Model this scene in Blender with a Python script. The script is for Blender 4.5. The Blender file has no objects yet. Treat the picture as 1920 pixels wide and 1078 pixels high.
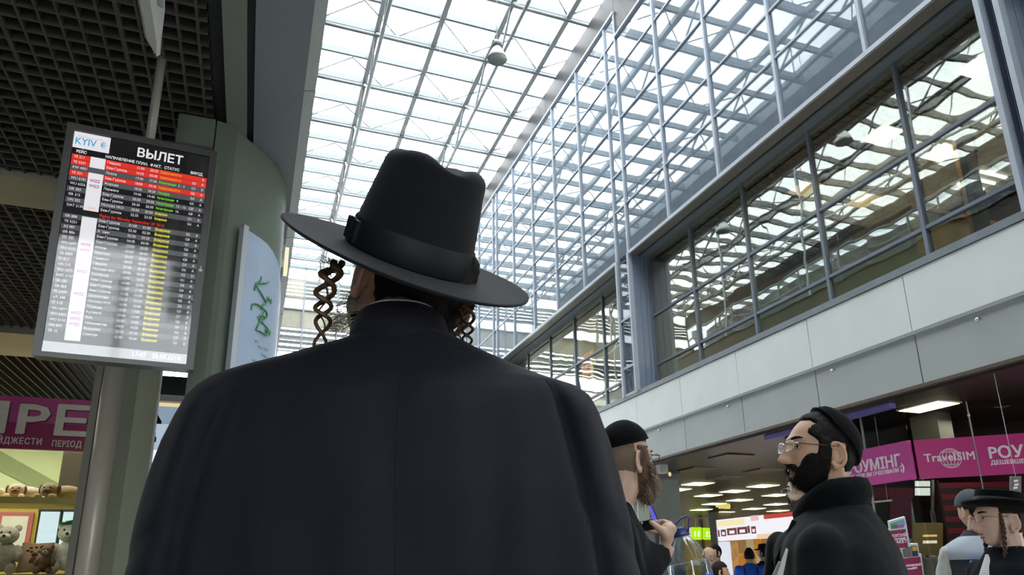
import bpy, bmesh, math, random
from mathutils import Vector, Matrix, Quaternion, noise
random.seed(7)
S = bpy.context.scene
COL = S.collection
R = math.radians

# ---------------------------------------------------------------- camera, sky, exposure
CAM = Vector((0.0, 0.0, 1.25))
FPX, PPX, PPY = 1323.05, 960.0, 690.0
RT = Vector((0.9399507, -0.3410585, -0.01310683))
DN = Vector((0.0821672, 0.26338938, -0.96118395))
FW = Vector((0.33127216, 0.90238857, 0.27559685))
cam = bpy.data.cameras.new('camera')
cam.sensor_width = 36.0
cam.sensor_fit = 'HORIZONTAL'
cam.lens = 36.0 * FPX / 1920.0
cam.shift_y = (PPY - 539.0) / 1920.0
cam.clip_start = 0.05
cam.clip_end = 300
camo = bpy.data.objects.new('camera', cam)
COL.objects.link(camo)
UP = -DN
camo.matrix_world = Matrix(((RT.x, UP.x, -FW.x, CAM.x), (RT.y, UP.y, -FW.y, CAM.y), (RT.z, UP.z, -FW.z, CAM.z), (0, 0, 0, 1)))
S.camera = camo

SKY = 8.8
w = bpy.data.worlds.new('overcast_sky')
S.world = w
w.use_nodes = True
nt = w.node_tree
bgn = nt.nodes['Background']
bgn.inputs['Strength'].default_value = SKY
tc = nt.nodes.new('ShaderNodeTexCoord')
nz = nt.nodes.new('ShaderNodeTexNoise')
nz.inputs['Scale'].default_value = 2.2
nz.inputs['Detail'].default_value = 4
cr = nt.nodes.new('ShaderNodeValToRGB')
cr.color_ramp.elements[0].position = 0.35
cr.color_ramp.elements[0].color = (0.86, 0.92, 0.97, 1)
cr.color_ramp.elements[1].position = 0.6
cr.color_ramp.elements[1].color = (1, 1, 1, 1)
nt.links.new(tc.outputs['Generated'], nz.inputs['Vector'])
nt.links.new(nz.outputs['Fac'], cr.inputs['Fac'])
nt.links.new(cr.outputs['Color'], bgn.inputs['Color'])

S.view_settings.view_transform = 'Standard'
S.view_settings.look = 'None'
S.view_settings.gamma = 1
S.view_settings.exposure = 0.0
S.view_settings.use_curve_mapping = False
S.cycles.use_denoising = True
S.cycles.max_bounces = 10
S.cycles.diffuse_bounces = 4
S.cycles.glossy_bounces = 5
S.cycles.transmission_bounces = 8
S.cycles.transparent_max_bounces = 16
S.cycles.sample_clamp_indirect = 6
S.cycles.caustics_reflective = False
S.cycles.caustics_refractive = False


def area(name, loc, sx, sy, power, col=(1, 1, 1), rot=(0, 0, 0)):
    l = bpy.data.lights.new(name, 'AREA')
    l.shape = 'RECTANGLE'
    l.size, l.size_y, l.energy, l.color = sx, sy, power, col
    o = bpy.data.objects.new(name, l)
    o.location = loc
    o.rotation_euler = rot
    COL.objects.link(o)
    return o


# ---------------------------------------------------------------- a pixel of the photo -> direction
def ray(x, y):
    return RT * ((x - PPX) / FPX) + DN * ((y - PPY) / FPX) + FW


def onX(x, y, X):
    d = ray(x, y)
    return CAM + d * (X / d.x)


def onY(x, y, Y):
    d = ray(x, y)
    return CAM + d * (Y / d.y)


def onZ(x, y, Z):
    d = ray(x, y)
    return CAM + d * ((Z - CAM.z) / d.z)


def at(x, y, D):
    return CAM + ray(x, y) * D


# ---------------------------------------------------------------- materials
def lin(c):
    return tuple((v / 12.92 if v <= 0.04045 else ((v + 0.055) / 1.055) ** 2.4) for v in c)


def hexc(h):
    h = h.lstrip('#')
    return lin(tuple(int(h[i:i + 2], 16) / 255 for i in (0, 2, 4)))


MATS = {}


def mat(name, col, rough=0.6, metal=0.0, var=0.08, scale=6.0, bump=0.0, bscale=60.0, spec=0.5, sheen=0.0, emit=None, estr=0.0, coat=0.0, stretch=None):
    if name in MATS:
        return MATS[name]
    m = bpy.data.materials.new(name)
    MATS[name] = m
    m.use_nodes = True
    t = m.node_tree
    b = t.nodes['Principled BSDF']
    c = hexc(col) if isinstance(col, str) else col
    b.inputs['Roughness'].default_value = rough
    b.inputs['Metallic'].default_value = metal
    b.inputs['Specular IOR Level'].default_value = spec
    if sheen:
        b.inputs['Sheen Weight'].default_value = sheen
        b.inputs['Sheen Roughness'].default_value = 0.5
    if coat:
        b.inputs['Coat Weight'].default_value = coat
        b.inputs['Coat Roughness'].default_value = 0.03
    tcn = t.nodes.new('ShaderNodeTexCoord')
    vec = tcn.outputs['Object']
    if stretch:
        mp = t.nodes.new('ShaderNodeMapping')
        mp.inputs['Scale'].default_value = stretch
        t.links.new(vec, mp.inputs['Vector'])
        vec = mp.outputs['Vector']
    if var:
        n = t.nodes.new('ShaderNodeTexNoise')
        n.inputs['Scale'].default_value = scale
        n.inputs['Detail'].default_value = 5
        t.links.new(vec, n.inputs['Vector'])
        r = t.nodes.new('ShaderNodeValToRGB')
        r.color_ramp.elements[0].position = 0.3
        r.color_ramp.elements[1].position = 0.7
        r.color_ramp.elements[0].color = (*[v * (1 - var) for v in c], 1)
        r.color_ramp.elements[1].color = (*[min(1, v * (1 + var)) for v in c], 1)
        t.links.new(n.outputs['Fac'], r.inputs['Fac'])
        t.links.new(r.outputs['Color'], b.inputs['Base Color'])
    else:
        b.inputs['Base Color'].default_value = (*c, 1)
    if bump:
        n2 = t.nodes.new('ShaderNodeTexNoise')
        n2.inputs['Scale'].default_value = bscale
        n2.inputs['Detail'].default_value = 4
        t.links.new(vec, n2.inputs['Vector'])
        bp = t.nodes.new('ShaderNodeBump')
        bp.inputs['Strength'].default_value = bump
        bp.inputs['Distance'].default_value = 0.01
        t.links.new(n2.outputs['Fac'], bp.inputs['Height'])
        t.links.new(bp.outputs['Normal'], b.inputs['Normal'])
    if emit:
        b.inputs['Emission Color'].default_value = (*(hexc(emit) if isinstance(emit, str) else emit), 1)
        b.inputs['Emission Strength'].default_value = estr
    return m


def emis(name, col, strength):
    return mat(name, (0.0, 0.0, 0.0), rough=0.6, var=0, emit=col, estr=strength, spec=0.1)


def glass(name, refl, tint, rough=0.0, wave=0.0, wscale=0.6, reflcol=(1, 1, 1), graze=1.0):
    """thin pane: part mirror (stronger at grazing angles), part tinted see-through"""
    if name in MATS:
        return MATS[name]
    m = bpy.data.materials.new(name)
    MATS[name] = m
    m.use_nodes = True
    t = m.node_tree
    t.nodes.remove(t.nodes['Principled BSDF'])
    out = t.nodes['Material Output']
    tr = t.nodes.new('ShaderNodeBsdfTransparent')
    tr.inputs['Color'].default_value = (*tint, 1)
    gl = t.nodes.new('ShaderNodeBsdfGlossy')
    gl.inputs['Roughness'].default_value = rough
    gl.inputs['Color'].default_value = (*reflcol, 1)
    lw = t.nodes.new('ShaderNodeLayerWeight')
    lw.inputs['Blend'].default_value = 0.5
    pw = t.nodes.new('ShaderNodeMath')
    pw.operation = 'POWER'
    pw.inputs[1].default_value = 4.0
    t.links.new(lw.outputs['Facing'], pw.inputs[0])
    ad = t.nodes.new('ShaderNodeMath')
    ad.operation = 'ADD'
    ad.use_clamp = True
    ad.inputs[1].default_value = refl
    gz = t.nodes.new('ShaderNodeMath')
    gz.operation = 'MULTIPLY'
    gz.inputs[1].default_value = graze
    t.links.new(pw.outputs[0], gz.inputs[0])
    t.links.new(gz.outputs[0], ad.inputs[0])
    mx = t.nodes.new('ShaderNodeMixShader')
    t.links.new(ad.outputs[0], mx.inputs['Fac'])
    t.links.new(tr.outputs['BSDF'], mx.inputs[1])
    t.links.new(gl.outputs['BSDF'], mx.inputs[2])
    if wave:
        g = t.nodes.new('ShaderNodeNewGeometry')
        n = t.nodes.new('ShaderNodeTexNoise')
        n.inputs['Scale'].default_value = wscale
        n.inputs['Detail'].default_value = 1.5
        t.links.new(g.outputs['Position'], n.inputs['Vector'])
        bp = t.nodes.new('ShaderNodeBump')
        bp.inputs['Strength'].default_value = 1.0
        bp.inputs['Distance'].default_value = wave
        t.links.new(n.outputs['Fac'], bp.inputs['Height'])
        t.links.new(bp.outputs['Normal'], gl.inputs['Normal'])
    t.links.new(mx.outputs['Shader'], out.inputs['Surface'])
    return m


# ---------------------------------------------------------------- object helpers
ORG = {}


def setp(o, label=None, cat=None, group=None, kind=None):
    if label:
        o['label'] = label
    if cat:
        o['category'] = cat
    if group:
        o['group'] = group
    if kind:
        o['kind'] = kind
    return o


def empty(name, loc=(0, 0, 0), label=None, cat=None, group=None, kind=None):
    o = bpy.data.objects.new(name, None)
    o.empty_display_size = 0.1
    o.location = loc
    COL.objects.link(o)
    ORG[o.name] = Vector(loc)
    return setp(o, label, cat, group, kind)


def link(name, me, parent=None, loc=None):
    o = bpy.data.objects.new(name, me)
    COL.objects.link(o)
    if parent is not None:
        o.parent = parent
        base = ORG[parent.name]
        if loc is not None:
            o.location = Vector(loc) - base
            ORG[o.name] = Vector(loc)
        else:
            ORG[o.name] = base
    else:
        o.location = loc or (0, 0, 0)
        ORG[o.name] = Vector(loc or (0, 0, 0))
    return o


def share(o, name, loc, parent):
    """another object with the same mesh data, placed at loc"""
    return link(name, o.data, parent, loc)


class MB:
    def __init__(self, M=None):
        self.v, self.f, self.M = [], [], M or Matrix()

    def add(self, vs, fs):
        n = len(self.v)
        self.v += [self.M @ Vector(p) for p in vs]
        self.f += [tuple(i + n for i in q) for q in fs]
        return self

    def box(self, x0, x1, y0, y1, z0, z1):
        return self.add([(x0, y0, z0), (x1, y0, z0), (x1, y1, z0), (x0, y1, z0), (x0, y0, z1), (x1, y0, z1), (x1, y1, z1), (x0, y1, z1)],
                        [(3, 2, 1, 0), (4, 5, 6, 7), (0, 1, 5, 4), (1, 2, 6, 5), (2, 3, 7, 6), (3, 0, 4, 7)])

    def quadbox(self, pts, off):
        """a slab: four points and the vector of its thickness"""
        off = Vector(off)
        p = [Vector(q) for q in pts]
        n = (p[1] - p[0]).cross(p[3] - p[0])
        if n.dot(off) > 0:
            p = p[::-1]
        return self.add(p + [q + off for q in p], [(0, 1, 2, 3), (7, 6, 5, 4), (1, 0, 4, 5), (2, 1, 5, 6), (3, 2, 6, 7), (0, 3, 7, 4)])

    def bar(self, a, b, w, h, up=(0, 0, 1)):
        a, b, up = Vector(a), Vector(b), Vector(up)
        d = (b - a).normalized()
        s = d.cross(up)
        if s.length < 1e-5:
            s = d.cross(Vector((1, 0, 0)))
        s.normalize()
        u = s.cross(d).normalized()
        s *= w / 2
        u *= h / 2
        return self.add([a - s - u, a + s - u, a + s + u, a - s + u, b - s - u, b + s - u, b + s + u, b - s + u],
                        [(0, 1, 2, 3), (7, 6, 5, 4), (1, 0, 4, 5), (2, 1, 5, 6), (3, 2, 6, 7), (0, 3, 7, 4)])

    def tube(self, path, rad, n=10, cap=True, flat=1.0):
        P = [Vector(p) for p in path]
        k = len(P)
        r = rad if isinstance(rad, (list, tuple)) else [rad] * k
        prev = None
        vs, fs = [], []
        for i in range(k):
            d = (P[min(i + 1, k - 1)] - P[max(i - 1, 0)])
            d = d.normalized() if d.length > 1e-9 else Vector((0, 0, 1))
            if prev is None:
                a = Vector((0, 0, 1)) if abs(d.z) < 0.9 else Vector((1, 0, 0))
                s = d.cross(a).normalized()
            else:
                s = (prev - d * prev.dot(d))
                s = s.normalized() if s.length > 1e-6 else d.orthogonal().normalized()
            prev = s
            u = d.cross(s)
            for j in range(n):
                t = 2 * math.pi * j / n
                vs.append(P[i] + s * (math.cos(t) * r[i]) + u * (math.sin(t) * r[i] * flat))
        for i in range(k - 1):
            for j in range(n):
                a, b = i * n + j, i * n + (j + 1) % n
                fs.append((a, b, b + n, a + n))
        if cap:
            fs.append(tuple(range(n))[::-1])
            fs.append(tuple(range((k - 1) * n, k * n)))
        return self.add(vs, fs)

    def rings(self, rings, cap=True, close=True):
        k, n = len(rings), len(rings[0])
        vs = [p for r in rings for p in r]
        fs = []
        for i in range(k - 1):
            for j in range(n if close else n - 1):
                a, b = i * n + j, i * n + (j + 1) % n
                fs.append((a, b, b + n, a + n))
        if cap:
            fs.append(tuple(range(n))[::-1])
            fs.append(tuple(range((k - 1) * n, k * n)))
        return self.add(vs, fs)

    def lathe(self, prof, c=(0, 0, 0), n=24, cap=False):
        c = Vector(c)
        return self.rings([[c + Vector((r * math.cos(2 * math.pi * j / n), r * math.sin(2 * math.pi * j / n), z)) for j in range(n)] for r, z in prof], cap)

    def ball(self, c, r, nu=16, nv=10, sc=(1, 1, 1), rot=None):
        c = Vector(c)
        rings = []
        for i in range(nv + 1):
            t = math.pi * (i / nv - 0.5)
            t = max(-1.5, min(1.5, t))
            ring = []
            for j in range(nu):
                a = 2 * math.pi * j / nu
                p = Vector((math.cos(t) * math.cos(a) * r * sc[0], math.cos(t) * math.sin(a) * r * sc[1], math.sin(t) * r * sc[2]))
                if rot is not None:
                    p = rot @ p
                ring.append(c + p)
            rings.append(ring)
        return self.rings(rings, True)

    def prism(self, poly, off):
        """flat polygon (list of points) pushed along off"""
        off = Vector(off)
        p = [Vector(q) for q in poly]
        n = len(p)
        nn = sum(((p[i] - p[0]).cross(p[(i + 1) % n] - p[0]) for i in range(1, n - 1)), Vector())
        if nn.dot(off) > 0:
            p = p[::-1]
        return self.add(p + [q + off for q in p], [tuple(range(n)), tuple(range(2 * n - 1, n - 1, -1))] + [((i + 1) % n, i, n + i, n + (i + 1) % n) for i in range(n)])

    def mesh(self, name, m=None, smooth=False, org=(0, 0, 0)):
        me = bpy.data.meshes.new(name)
        o = Vector(org)
        me.from_pydata([tuple(p - o) for p in self.v], [], self.f)
        if m is not None:
            me.materials.append(m)
        if smooth:
            me.polygons.foreach_set('use_smooth', [True] * len(me.polygons))
        me.update()
        return me

    def build(self, name, m, parent=None, smooth=False, org=None, auto=None):
        base = org if org is not None else (ORG[parent.name] if parent is not None else (0, 0, 0))
        me = self.mesh(name, m, smooth, (0, 0, 0) if org is not None else base)
        if auto is not None:
            me.polygons.foreach_set('use_smooth', [True] * len(me.polygons))
            try:
                me.set_sharp_from_angle(angle=R(auto))
            except Exception:
                pass
        o = link(name, me, parent, base if (org is not None or parent is None) else None)
        return o


def boxo(name, m, parent, x0, x1, y0, y1, z0, z1):
    return MB().box(x0, x1, y0, y1, z0, z1).build(name, m, parent)


def text(name, s, size, m, parent, origin, right, up, extrude=0.002, align='LEFT', bold=0.0, xs=1.0, spacing=1.0, line=1.0, valign=None):
    """flat lettering as a mesh; origin = baseline start, right and up span its plane"""
    c = bpy.data.curves.new(name, 'FONT')
    c.body = s.replace('\u0420', 'P')
    c.size = size
    c.extrude = extrude
    c.align_x = align
    c.space_character = spacing
    c.space_line = line
    c.resolution_u = 2
    if valign:
        c.align_y = valign
    tmp = bpy.data.objects.new('t', c)
    me = bpy.data.meshes.new_from_object(tmp)
    bpy.data.objects.remove(tmp)
    bpy.data.curves.remove(c)
    right, up = Vector(right).normalized(), Vector(up).normalized()
    nrm = right.cross(up)
    o3 = Vector(origin)
    base = ORG[parent.name] if parent is not None else Vector()
    vs = [(v.co.x * xs, v.co.y, v.co.z) for v in me.vertices]
    fs = [tuple(p.vertices) for p in me.polygons]
    bpy.data.meshes.remove(me)
    V, F = [], []
    for i, (dx, dy) in enumerate([(0, 0)] if bold <= 0 else [(0, 0), (bold, 0), (-bold, 0), (0, bold), (0, -bold), (0.75 * bold, 0.75 * bold), (-0.75 * bold, 0.75 * bold), (0.75 * bold, -0.75 * bold), (-0.75 * bold, -0.75 * bold)]):
        n = len(V)
        V += [tuple(o3 + right * (x + dx) + up * (y + dy) + nrm * (z - i * 0.0001) - base) for x, y, z in vs]
        F += [tuple(k + n for k in f) for f in fs]
    me = bpy.data.meshes.new(name)
    me.from_pydata(V, [], F)
    me.materials.clear()
    me.materials.append(m)
    me.update()
    return link(name, me, parent)


def remesh(mb, voxel, smooth=2, name='m', disp=None):
    """grow one closed skin over overlapping shapes"""
    me = mb.mesh(name + '_raw')
    o = bpy.data.objects.new(name, me)
    COL.objects.link(o)
    md = o.modifiers.new('r', 'REMESH')
    md.mode = 'VOXEL'
    md.voxel_size = voxel
    if smooth:
        sm = o.modifiers.new('s', 'SMOOTH')
        sm.iterations = smooth
        sm.factor = 0.5
    dg = bpy.context.evaluated_depsgraph_get()
    me2 = bpy.data.meshes.new_from_object(o.evaluated_get(dg))
    bpy.data.objects.remove(o)
    bpy.data.meshes.remove(me)
    if disp:
        for v in me2.vertices:
            v.co = disp(v.co, v.normal)
    me2.polygons.foreach_set('use_smooth', [True] * len(me2.polygons))
    me2.name = name
    return me2


def put(name, me, m, parent):
    """link a mesh given in world coordinates as a part"""
    base = ORG[parent.name]
    me.transform(Matrix.Translation(-base))
    me.materials.clear()
    me.materials.append(m)
    me.update()
    return link(name, me, parent)


def lerp(a, b, t):
    return a + (b - a) * t


def interp(tab, x):
    if x <= tab[0][0]:
        return tab[0][1]
    for (a, va), (b, vb) in zip(tab, tab[1:]):
        if x <= b:
            return lerp(va, vb, (x - a) / (b - a))
    return tab[-1][1]


def smooth(a, b, x):
    t = max(0.0, min(1.0, (x - a) / (b - a)))
    return t * t * (3 - 2 * t)
# ================================================================ THE HALL
M_FLOOR = mat('floor_stone', '#b4b0a8', rough=0.35, var=0.12, scale=3)
M_WHITE = mat('white_panel', '#e2e6e8', rough=0.45, var=0.03, scale=2)
M_GREYP = mat('grey_panel', '#a9afb0', rough=0.5, var=0.04, scale=2)
M_ALU = mat('aluminium_frame', '#b4bdca', rough=0.45, metal=0.0, var=0.04)
M_SILVER = mat('silver_trim', '#a3aab4', rough=0.35, metal=0.3, var=0.04)
M_DARKTRIM = mat('dark_gap', '#23282b', rough=0.7, var=0.05)
M_SOFFIT = mat('soffit_grey', '#6f7880', rough=0.55, var=0.05, scale=1.5)
M_SOFFIT2 = mat('soffit_green_grey', '#6d7470', rough=0.6, var=0.05)
M_SOFFTRIM = mat('soffit_trim', '#98a1a2', rough=0.45, var=0.05)
M_STEEL = mat('white_steel', '#b0b6b8', rough=0.5, var=0.04, scale=3)
M_STEELD = mat('grey_steel', '#9fa6aa', rough=0.5, var=0.05)
M_SLAT = mat('slat_black', '#3e3c3b', rough=0.6, var=0.1)
M_PLENUM = mat('plenum_black', '#0c0c0d', rough=0.9, var=0.1)
M_CEILR = mat('brown_ceiling', '#2b2424', rough=0.35, var=0.1, scale=2)
M_DARKWALL = mat('dark_wall', '#34383a', rough=0.7, var=0.1)
M_BEIGE = mat('beige_wall', '#b9a878', rough=0.7, var=0.06)
M_ROOM = mat('room_olive', '#6c6450', rough=0.8, var=0.08)
G_ROOF = glass('roof_glass', 0.02, (0.96, 0.98, 0.98))
G_UP = glass('curtain_glass', 0.028, (0.86, 0.885, 0.91), wave=0.0022, wscale=0.9, reflcol=(0.93, 0.97, 1.0))
G_BAY = glass('window_glass', 0.215, (0.80, 0.84, 0.78), wave=0.0045, wscale=1.1, reflcol=(1.0, 1.0, 0.95))
G_CLEAR = glass('shop_glass', 0.003, (0.90, 0.92, 0.88), wave=0.001)
G_TINT = glass('blue_glass', 0.03, (0.33, 0.39, 0.45))

floor = empty('floor', kind='structure')
boxo('floor_slab', M_FLOOR, floor, -9, 38, -12, 46, -0.2, 0.0)

# ---- glazed roof
PUR = [0.54, 2.02, 3.50, 4.98, 6.46, 7.94, 9.42]
BY = [13.19 + 1.04 * k for k in range(-21, 18)]
roof = empty('ceiling', kind='structure')
ZB = 14.55
b0 = MB().box(0, 9.3, -0.035, 0.035, 0, 0.18)
src = None
for i, y in enumerate(BY):
    k = i - 21
    if src is None:
        src = b0.build('roof_beam', mat('beam_grey', '#8e9497', rough=0.6, var=0.04), roof, org=(0.15, y, ZB))
    else:
        share(src, 'roof_beam', (0.15, y, ZB), roof)
src = None
for y in BY[1::2]:
    if src is None:
        src = MB().tube([(0, 0, 0), (9.2, 0, 0)], 0.05, 8).build('beam_tube', M_STEELD, roof, smooth=True, org=(0.15, y, ZB - 0.06))
    else:
        share(src, 'beam_tube', (0.15, y, ZB - 0.06), roof)
Y0, Y1 = BY[0], 31.0
src = None
for x in PUR:
    if src is None:
        src = MB().box(-0.065, 0.065, 0, Y1 - Y0, 0, 0.16).build('purlin', M_STEEL, roof, org=(x, Y0, ZB - 0.05))
    else:
        share(src, 'purlin', (x, Y0, ZB - 0.05), roof)
for x in (2.02, 4.98, 7.94):
    MB().tube([(x, Y0, 13.65), (x, Y1, 13.65)], 0.045, 8).build('chord_tube', M_STEELD, roof, smooth=True)
src = None
for x in (2.02, 4.98):
    for k, y in enumerate(BY[8:-2:2]):
        if src is None:
            src = MB().bar((0, 0, 0), (0, 1.04, 0.9), 0.045, 0.045).bar((0, 1.04, 0.9), (0, 2.08, 0), 0.045, 0.045).build('truss_web', M_STEEL, roof, org=(x, y, 13.65))
        else:
            share(src, 'truss_web', (x, y, 13.65), roof)
# thin diagonal brace rods under the glass
src = None
for y in BY[10:-1:2]:
    for x in (1.57, 3.50, 5.43, 7.36):
        for s in (-1, 1):
            if src is None or s != last or len(br) < 2:
                if src is None:
                    br = {}
            if s not in br:
                br[s] = MB().bar((0, 0, 0), (s * 0.92, 0.86, -0.02), 0.028, 0.028).build('brace_rod', M_STEEL, roof, org=(x, y, ZB - 0.04))
                src = br[s]
                last = s
            else:
                share(br[s], 'brace_rod', (x, y, ZB - 0.04), roof)
xs = [-0.1] + PUR + [9.45]
panes = {}
for i in range(len(xs) - 1):
    wd = xs[i + 1] - xs[i]
    for y in BY[:-1]:
        key = round(wd, 3)
        org = (xs[i], y, 14.87)
        if y < 6:
            continue
        if key not in panes:
            panes[key] = MB().box(0.01, wd - 0.01, 0.01, 1.03, 0, 0.012).build('roof_pane', G_ROOF, roof, org=org)
        else:
            share(panes[key], 'roof_pane', org, roof)
for i in range(len(xs) - 1):
    MB().box(xs[i] + 0.01, xs[i + 1] - 0.01, Y0, 5.9, 14.87, 14.882).build('roof_pane', G_ROOF, roof)

# ---- right facade above the departures floor
wr = empty('wall_right', (7, 0, 0), kind='structure')
XW = 7.0
MUL = [0.95, 2.45, 3.97, 4.16, 5.60, 7.18, 8.74, 10.30, 11.87, 12.38, 13.97, 15.56, 17.15, 18.77, 20.38, 20.76, 22.4, 24.0, 25.6, 27.2, 28.65, 29.05, 30.95]
TR = [8.77, 9.63, 10.88, 12.14, 13.02]
ZL = 7.60
src = None
for y in MUL:
    top = 13.02 if y < 11.8 else 13.70
    z0 = ZL
    MB().box(XW - 0.03, XW + 0.06, y - 0.024, y + 0.024, z0, top).build('mullion', M_ALU, wr)
for z in TR:
    for a, b in zip(MUL, MUL[1:]):
        if z == 13.02 and b < 12:
            continue
        MB().box(XW - 0.012, XW + 0.05, a + 0.024, b - 0.024, z - 0.018, z + 0.018).build('transom', M_ALU, wr)
for a, b in zip(MUL, MUL[1:]):
    zz = [ZL] + TR + ([13.70] if b > 12 else [])
    for z0, z1 in zip(zz, zz[1:]):
        mb = MB()
        t = random.uniform(-0.0022, 0.0022)
        t2 = random.uniform(-0.0022, 0.0022)
        p = [(XW + 0.01 + (ya - a) * t + (z - z0) * t2, ya, z) for ya, z in ((a + 0.02, z0 + 0.01), (b - 0.02, z0 + 0.01), (b - 0.02, z1 - 0.01), (a + 0.02, z1 - 0.01))]
        mb.quadbox(p, (0.012, 0, 0)).build('pane', G_UP, wr)
MB().box(XW - 0.05, XW + 0.06, 0.9, 11.84, 13.0, 13.06).build('top_rail', M_ALU, wr)
MB().box(XW - 0.05, XW + 0.06, 11.84, 31, 13.67, 13.74).build('top_rail', M_ALU, wr)
# perforated metal strip between the glass and the roof
mm = bpy.data.materials.new('perforated_metal')
mm.use_nodes = True
t = mm.node_tree
t.nodes['Principled BSDF'].inputs['Base Color'].default_value = (*hexc('#2c2c33'), 1)
t.nodes['Principled BSDF'].inputs['Roughness'].default_value = 0.5
tcn = t.nodes.new('ShaderNodeTexCoord')
wv = t.nodes.new('ShaderNodeTexWave')
wv.bands_direction = 'Z'
wv.inputs['Scale'].default_value = 9.0
mxs = t.nodes.new('ShaderNodeMixShader')
tp = t.nodes.new('ShaderNodeBsdfTransparent')
rmp = t.nodes.new('ShaderNodeMapRange')
rmp.inputs['To Min'].default_value = 0.80
rmp.inputs['To Max'].default_value = 0.97
t.links.new(tcn.outputs['Object'], wv.inputs['Vector'])
t.links.new(wv.outputs['Fac'], rmp.inputs['Value'])
t.links.new(rmp.outputs['Result'], mxs.inputs['Fac'])
t.links.new(tp.outputs['BSDF'], mxs.inputs[1])
t.links.new(t.nodes['Principled BSDF'].outputs['BSDF'], mxs.inputs[2])
t.links.new(mxs.outputs['Shader'], t.nodes['Material Output'].inputs['Surface'])
for a, b in [(0.9, 3.9), (3.9, 7.9), (7.9, 11.87), (11.87, 16.0), (16.0, 20.4), (20.4, 25.0), (25.0, 31.0)]:
    z0 = 13.06 if b < 12 else 13.74
    MB().box(XW + 0.0, XW + 0.012, a + 0.01, b - 0.01, z0, 14.46).build('perforated_panel', mm, wr)
# dark floor plate; pale backing wall toned to veil the dark reflections
MB().box(7.6, 7.7, -2, 31, 7.7, 13.7).build('backing_wall', mat('backing_veil_grey', '#9ba3aa', rough=0.7), wr)
MB().box(7.07, 14.5, -2, 31, 7.62, 7.70).build('upper_floor_plate', M_DARKWALL, wr)

# lintel boxes over the recessed windows, sills, fascia panels
for a, b in [(-1.5, 3.97), (4.16, 11.87), (12.40, 20.36), (20.78, 30.9)]:
    MB().box(6.96, 7.0, a, b, ZL - 0.035, ZL + 0.035).build('lintel_edge', M_SILVER, wr)
    MB().box(7.0, 7.20, a, b, ZL - 0.03, ZL + 0.01).build('lintel_soffit', mat('lintel_grey', '#6e6d69', rough=0.5), wr)
    MB().box(7.20, 7.26, a, b, ZL + 0.0, ZL + 0.03).build('lintel_slot', M_DARKTRIM, wr)
    MB().box(7.26, 7.46, a, b, ZL - 0.03, ZL + 0.01).build('lintel_soffit', M_SOFFIT, wr)
for a, b in [(-1.5, 4.06), (4.06, 12.14), (12.14, 20.57), (20.57, 31)]:
    MB().box(6.985, 7.5, a, b, 4.545, 4.635).build('sill', mat('sill_grey', '#828a92', rough=0.45), wr)
JY = [-0.6, 0.97, 2.54, 4.11, 5.66, 7.24, 8.81, 10.40, 11.95, 13.5, 15.05, 16.6, 18.15, 19.7, 21.25, 22.8, 24.4, 26.0, 27.6, 29.2, 31]
MB().box(7.06, 7.3, -1.5, 31, 3.2, 4.55).build('fascia_backing', M_DARKTRIM, wr)
src = s2 = None
for a, b in zip(JY, JY[1:]):
    MB().box(7.0, 7.05, a + 0.006, b - 0.006, 3.84, 4.535).build('fascia_panel', M_WHITE, wr)
    MB().box(7.03, 7.055, a + 0.008, b - 0.008, 3.225, 3.80).build('lower_fascia_panel', M_GREYP, wr)
MB().box(7.0, 7.06, -1.5, 31, 3.80, 3.838).build('fascia_trim', M_SOFFTRIM, wr)
MB().box(7.02, 7.09, -1.5, 31, 3.185, 3.222).build('fascia_bottom_trim', mat('brown_trim', '#5d5048', rough=0.5), wr)
# piers between the recesses
M_JAMB = mat('blue_grey_jamb', '#8d9bb2', rough=0.4, metal=0.2, var=0.03)
for ya, yb in [(11.87, 12.38), (20.38, 20.76), (3.97, 4.16)]:
    for yj, sgn in ((ya, -1), (yb, 1)):
        for x0, x1 in ((7.04, 7.20), (7.21, 7.33), (7.34, 7.46)):
            MB().box(x0, x1, min(yj, yj + sgn * 0.02), max(yj, yj + sgn * 0.02), 4.63, ZL - 0.03).build('jamb_panel', M_JAMB, wr)
        MB().box(6.95, 7.05, yj - 0.028, yj + 0.028, 4.6, ZL).build('mullion', M_ALU, wr)
    for z0, z1 in ((4.63, 5.2), (5.2, 6.23), (6.23, ZL)):
        if yb - ya > 0.3:
            MB().box(6.98, 7.04, ya + 0.03, yb - 0.03, z0 - 0.02, z0 + 0.03).build('transom', M_ALU, wr)
            MB().box(7.0, 7.012, ya + 0.03, yb - 0.03, z0 + 0.03, z1 - 0.02).build('pane', G_UP, wr)
    MB().box(7.3, 7.32, ya + 0.02, yb - 0.02, 4.63, ZL).build('pier_back', M_DARKWALL, wr)

# ---- the recessed windows
XG = 7.45


M_WFR = mat('window_frame_grey', '#747d8a', rough=0.5, var=0.04)


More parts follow.
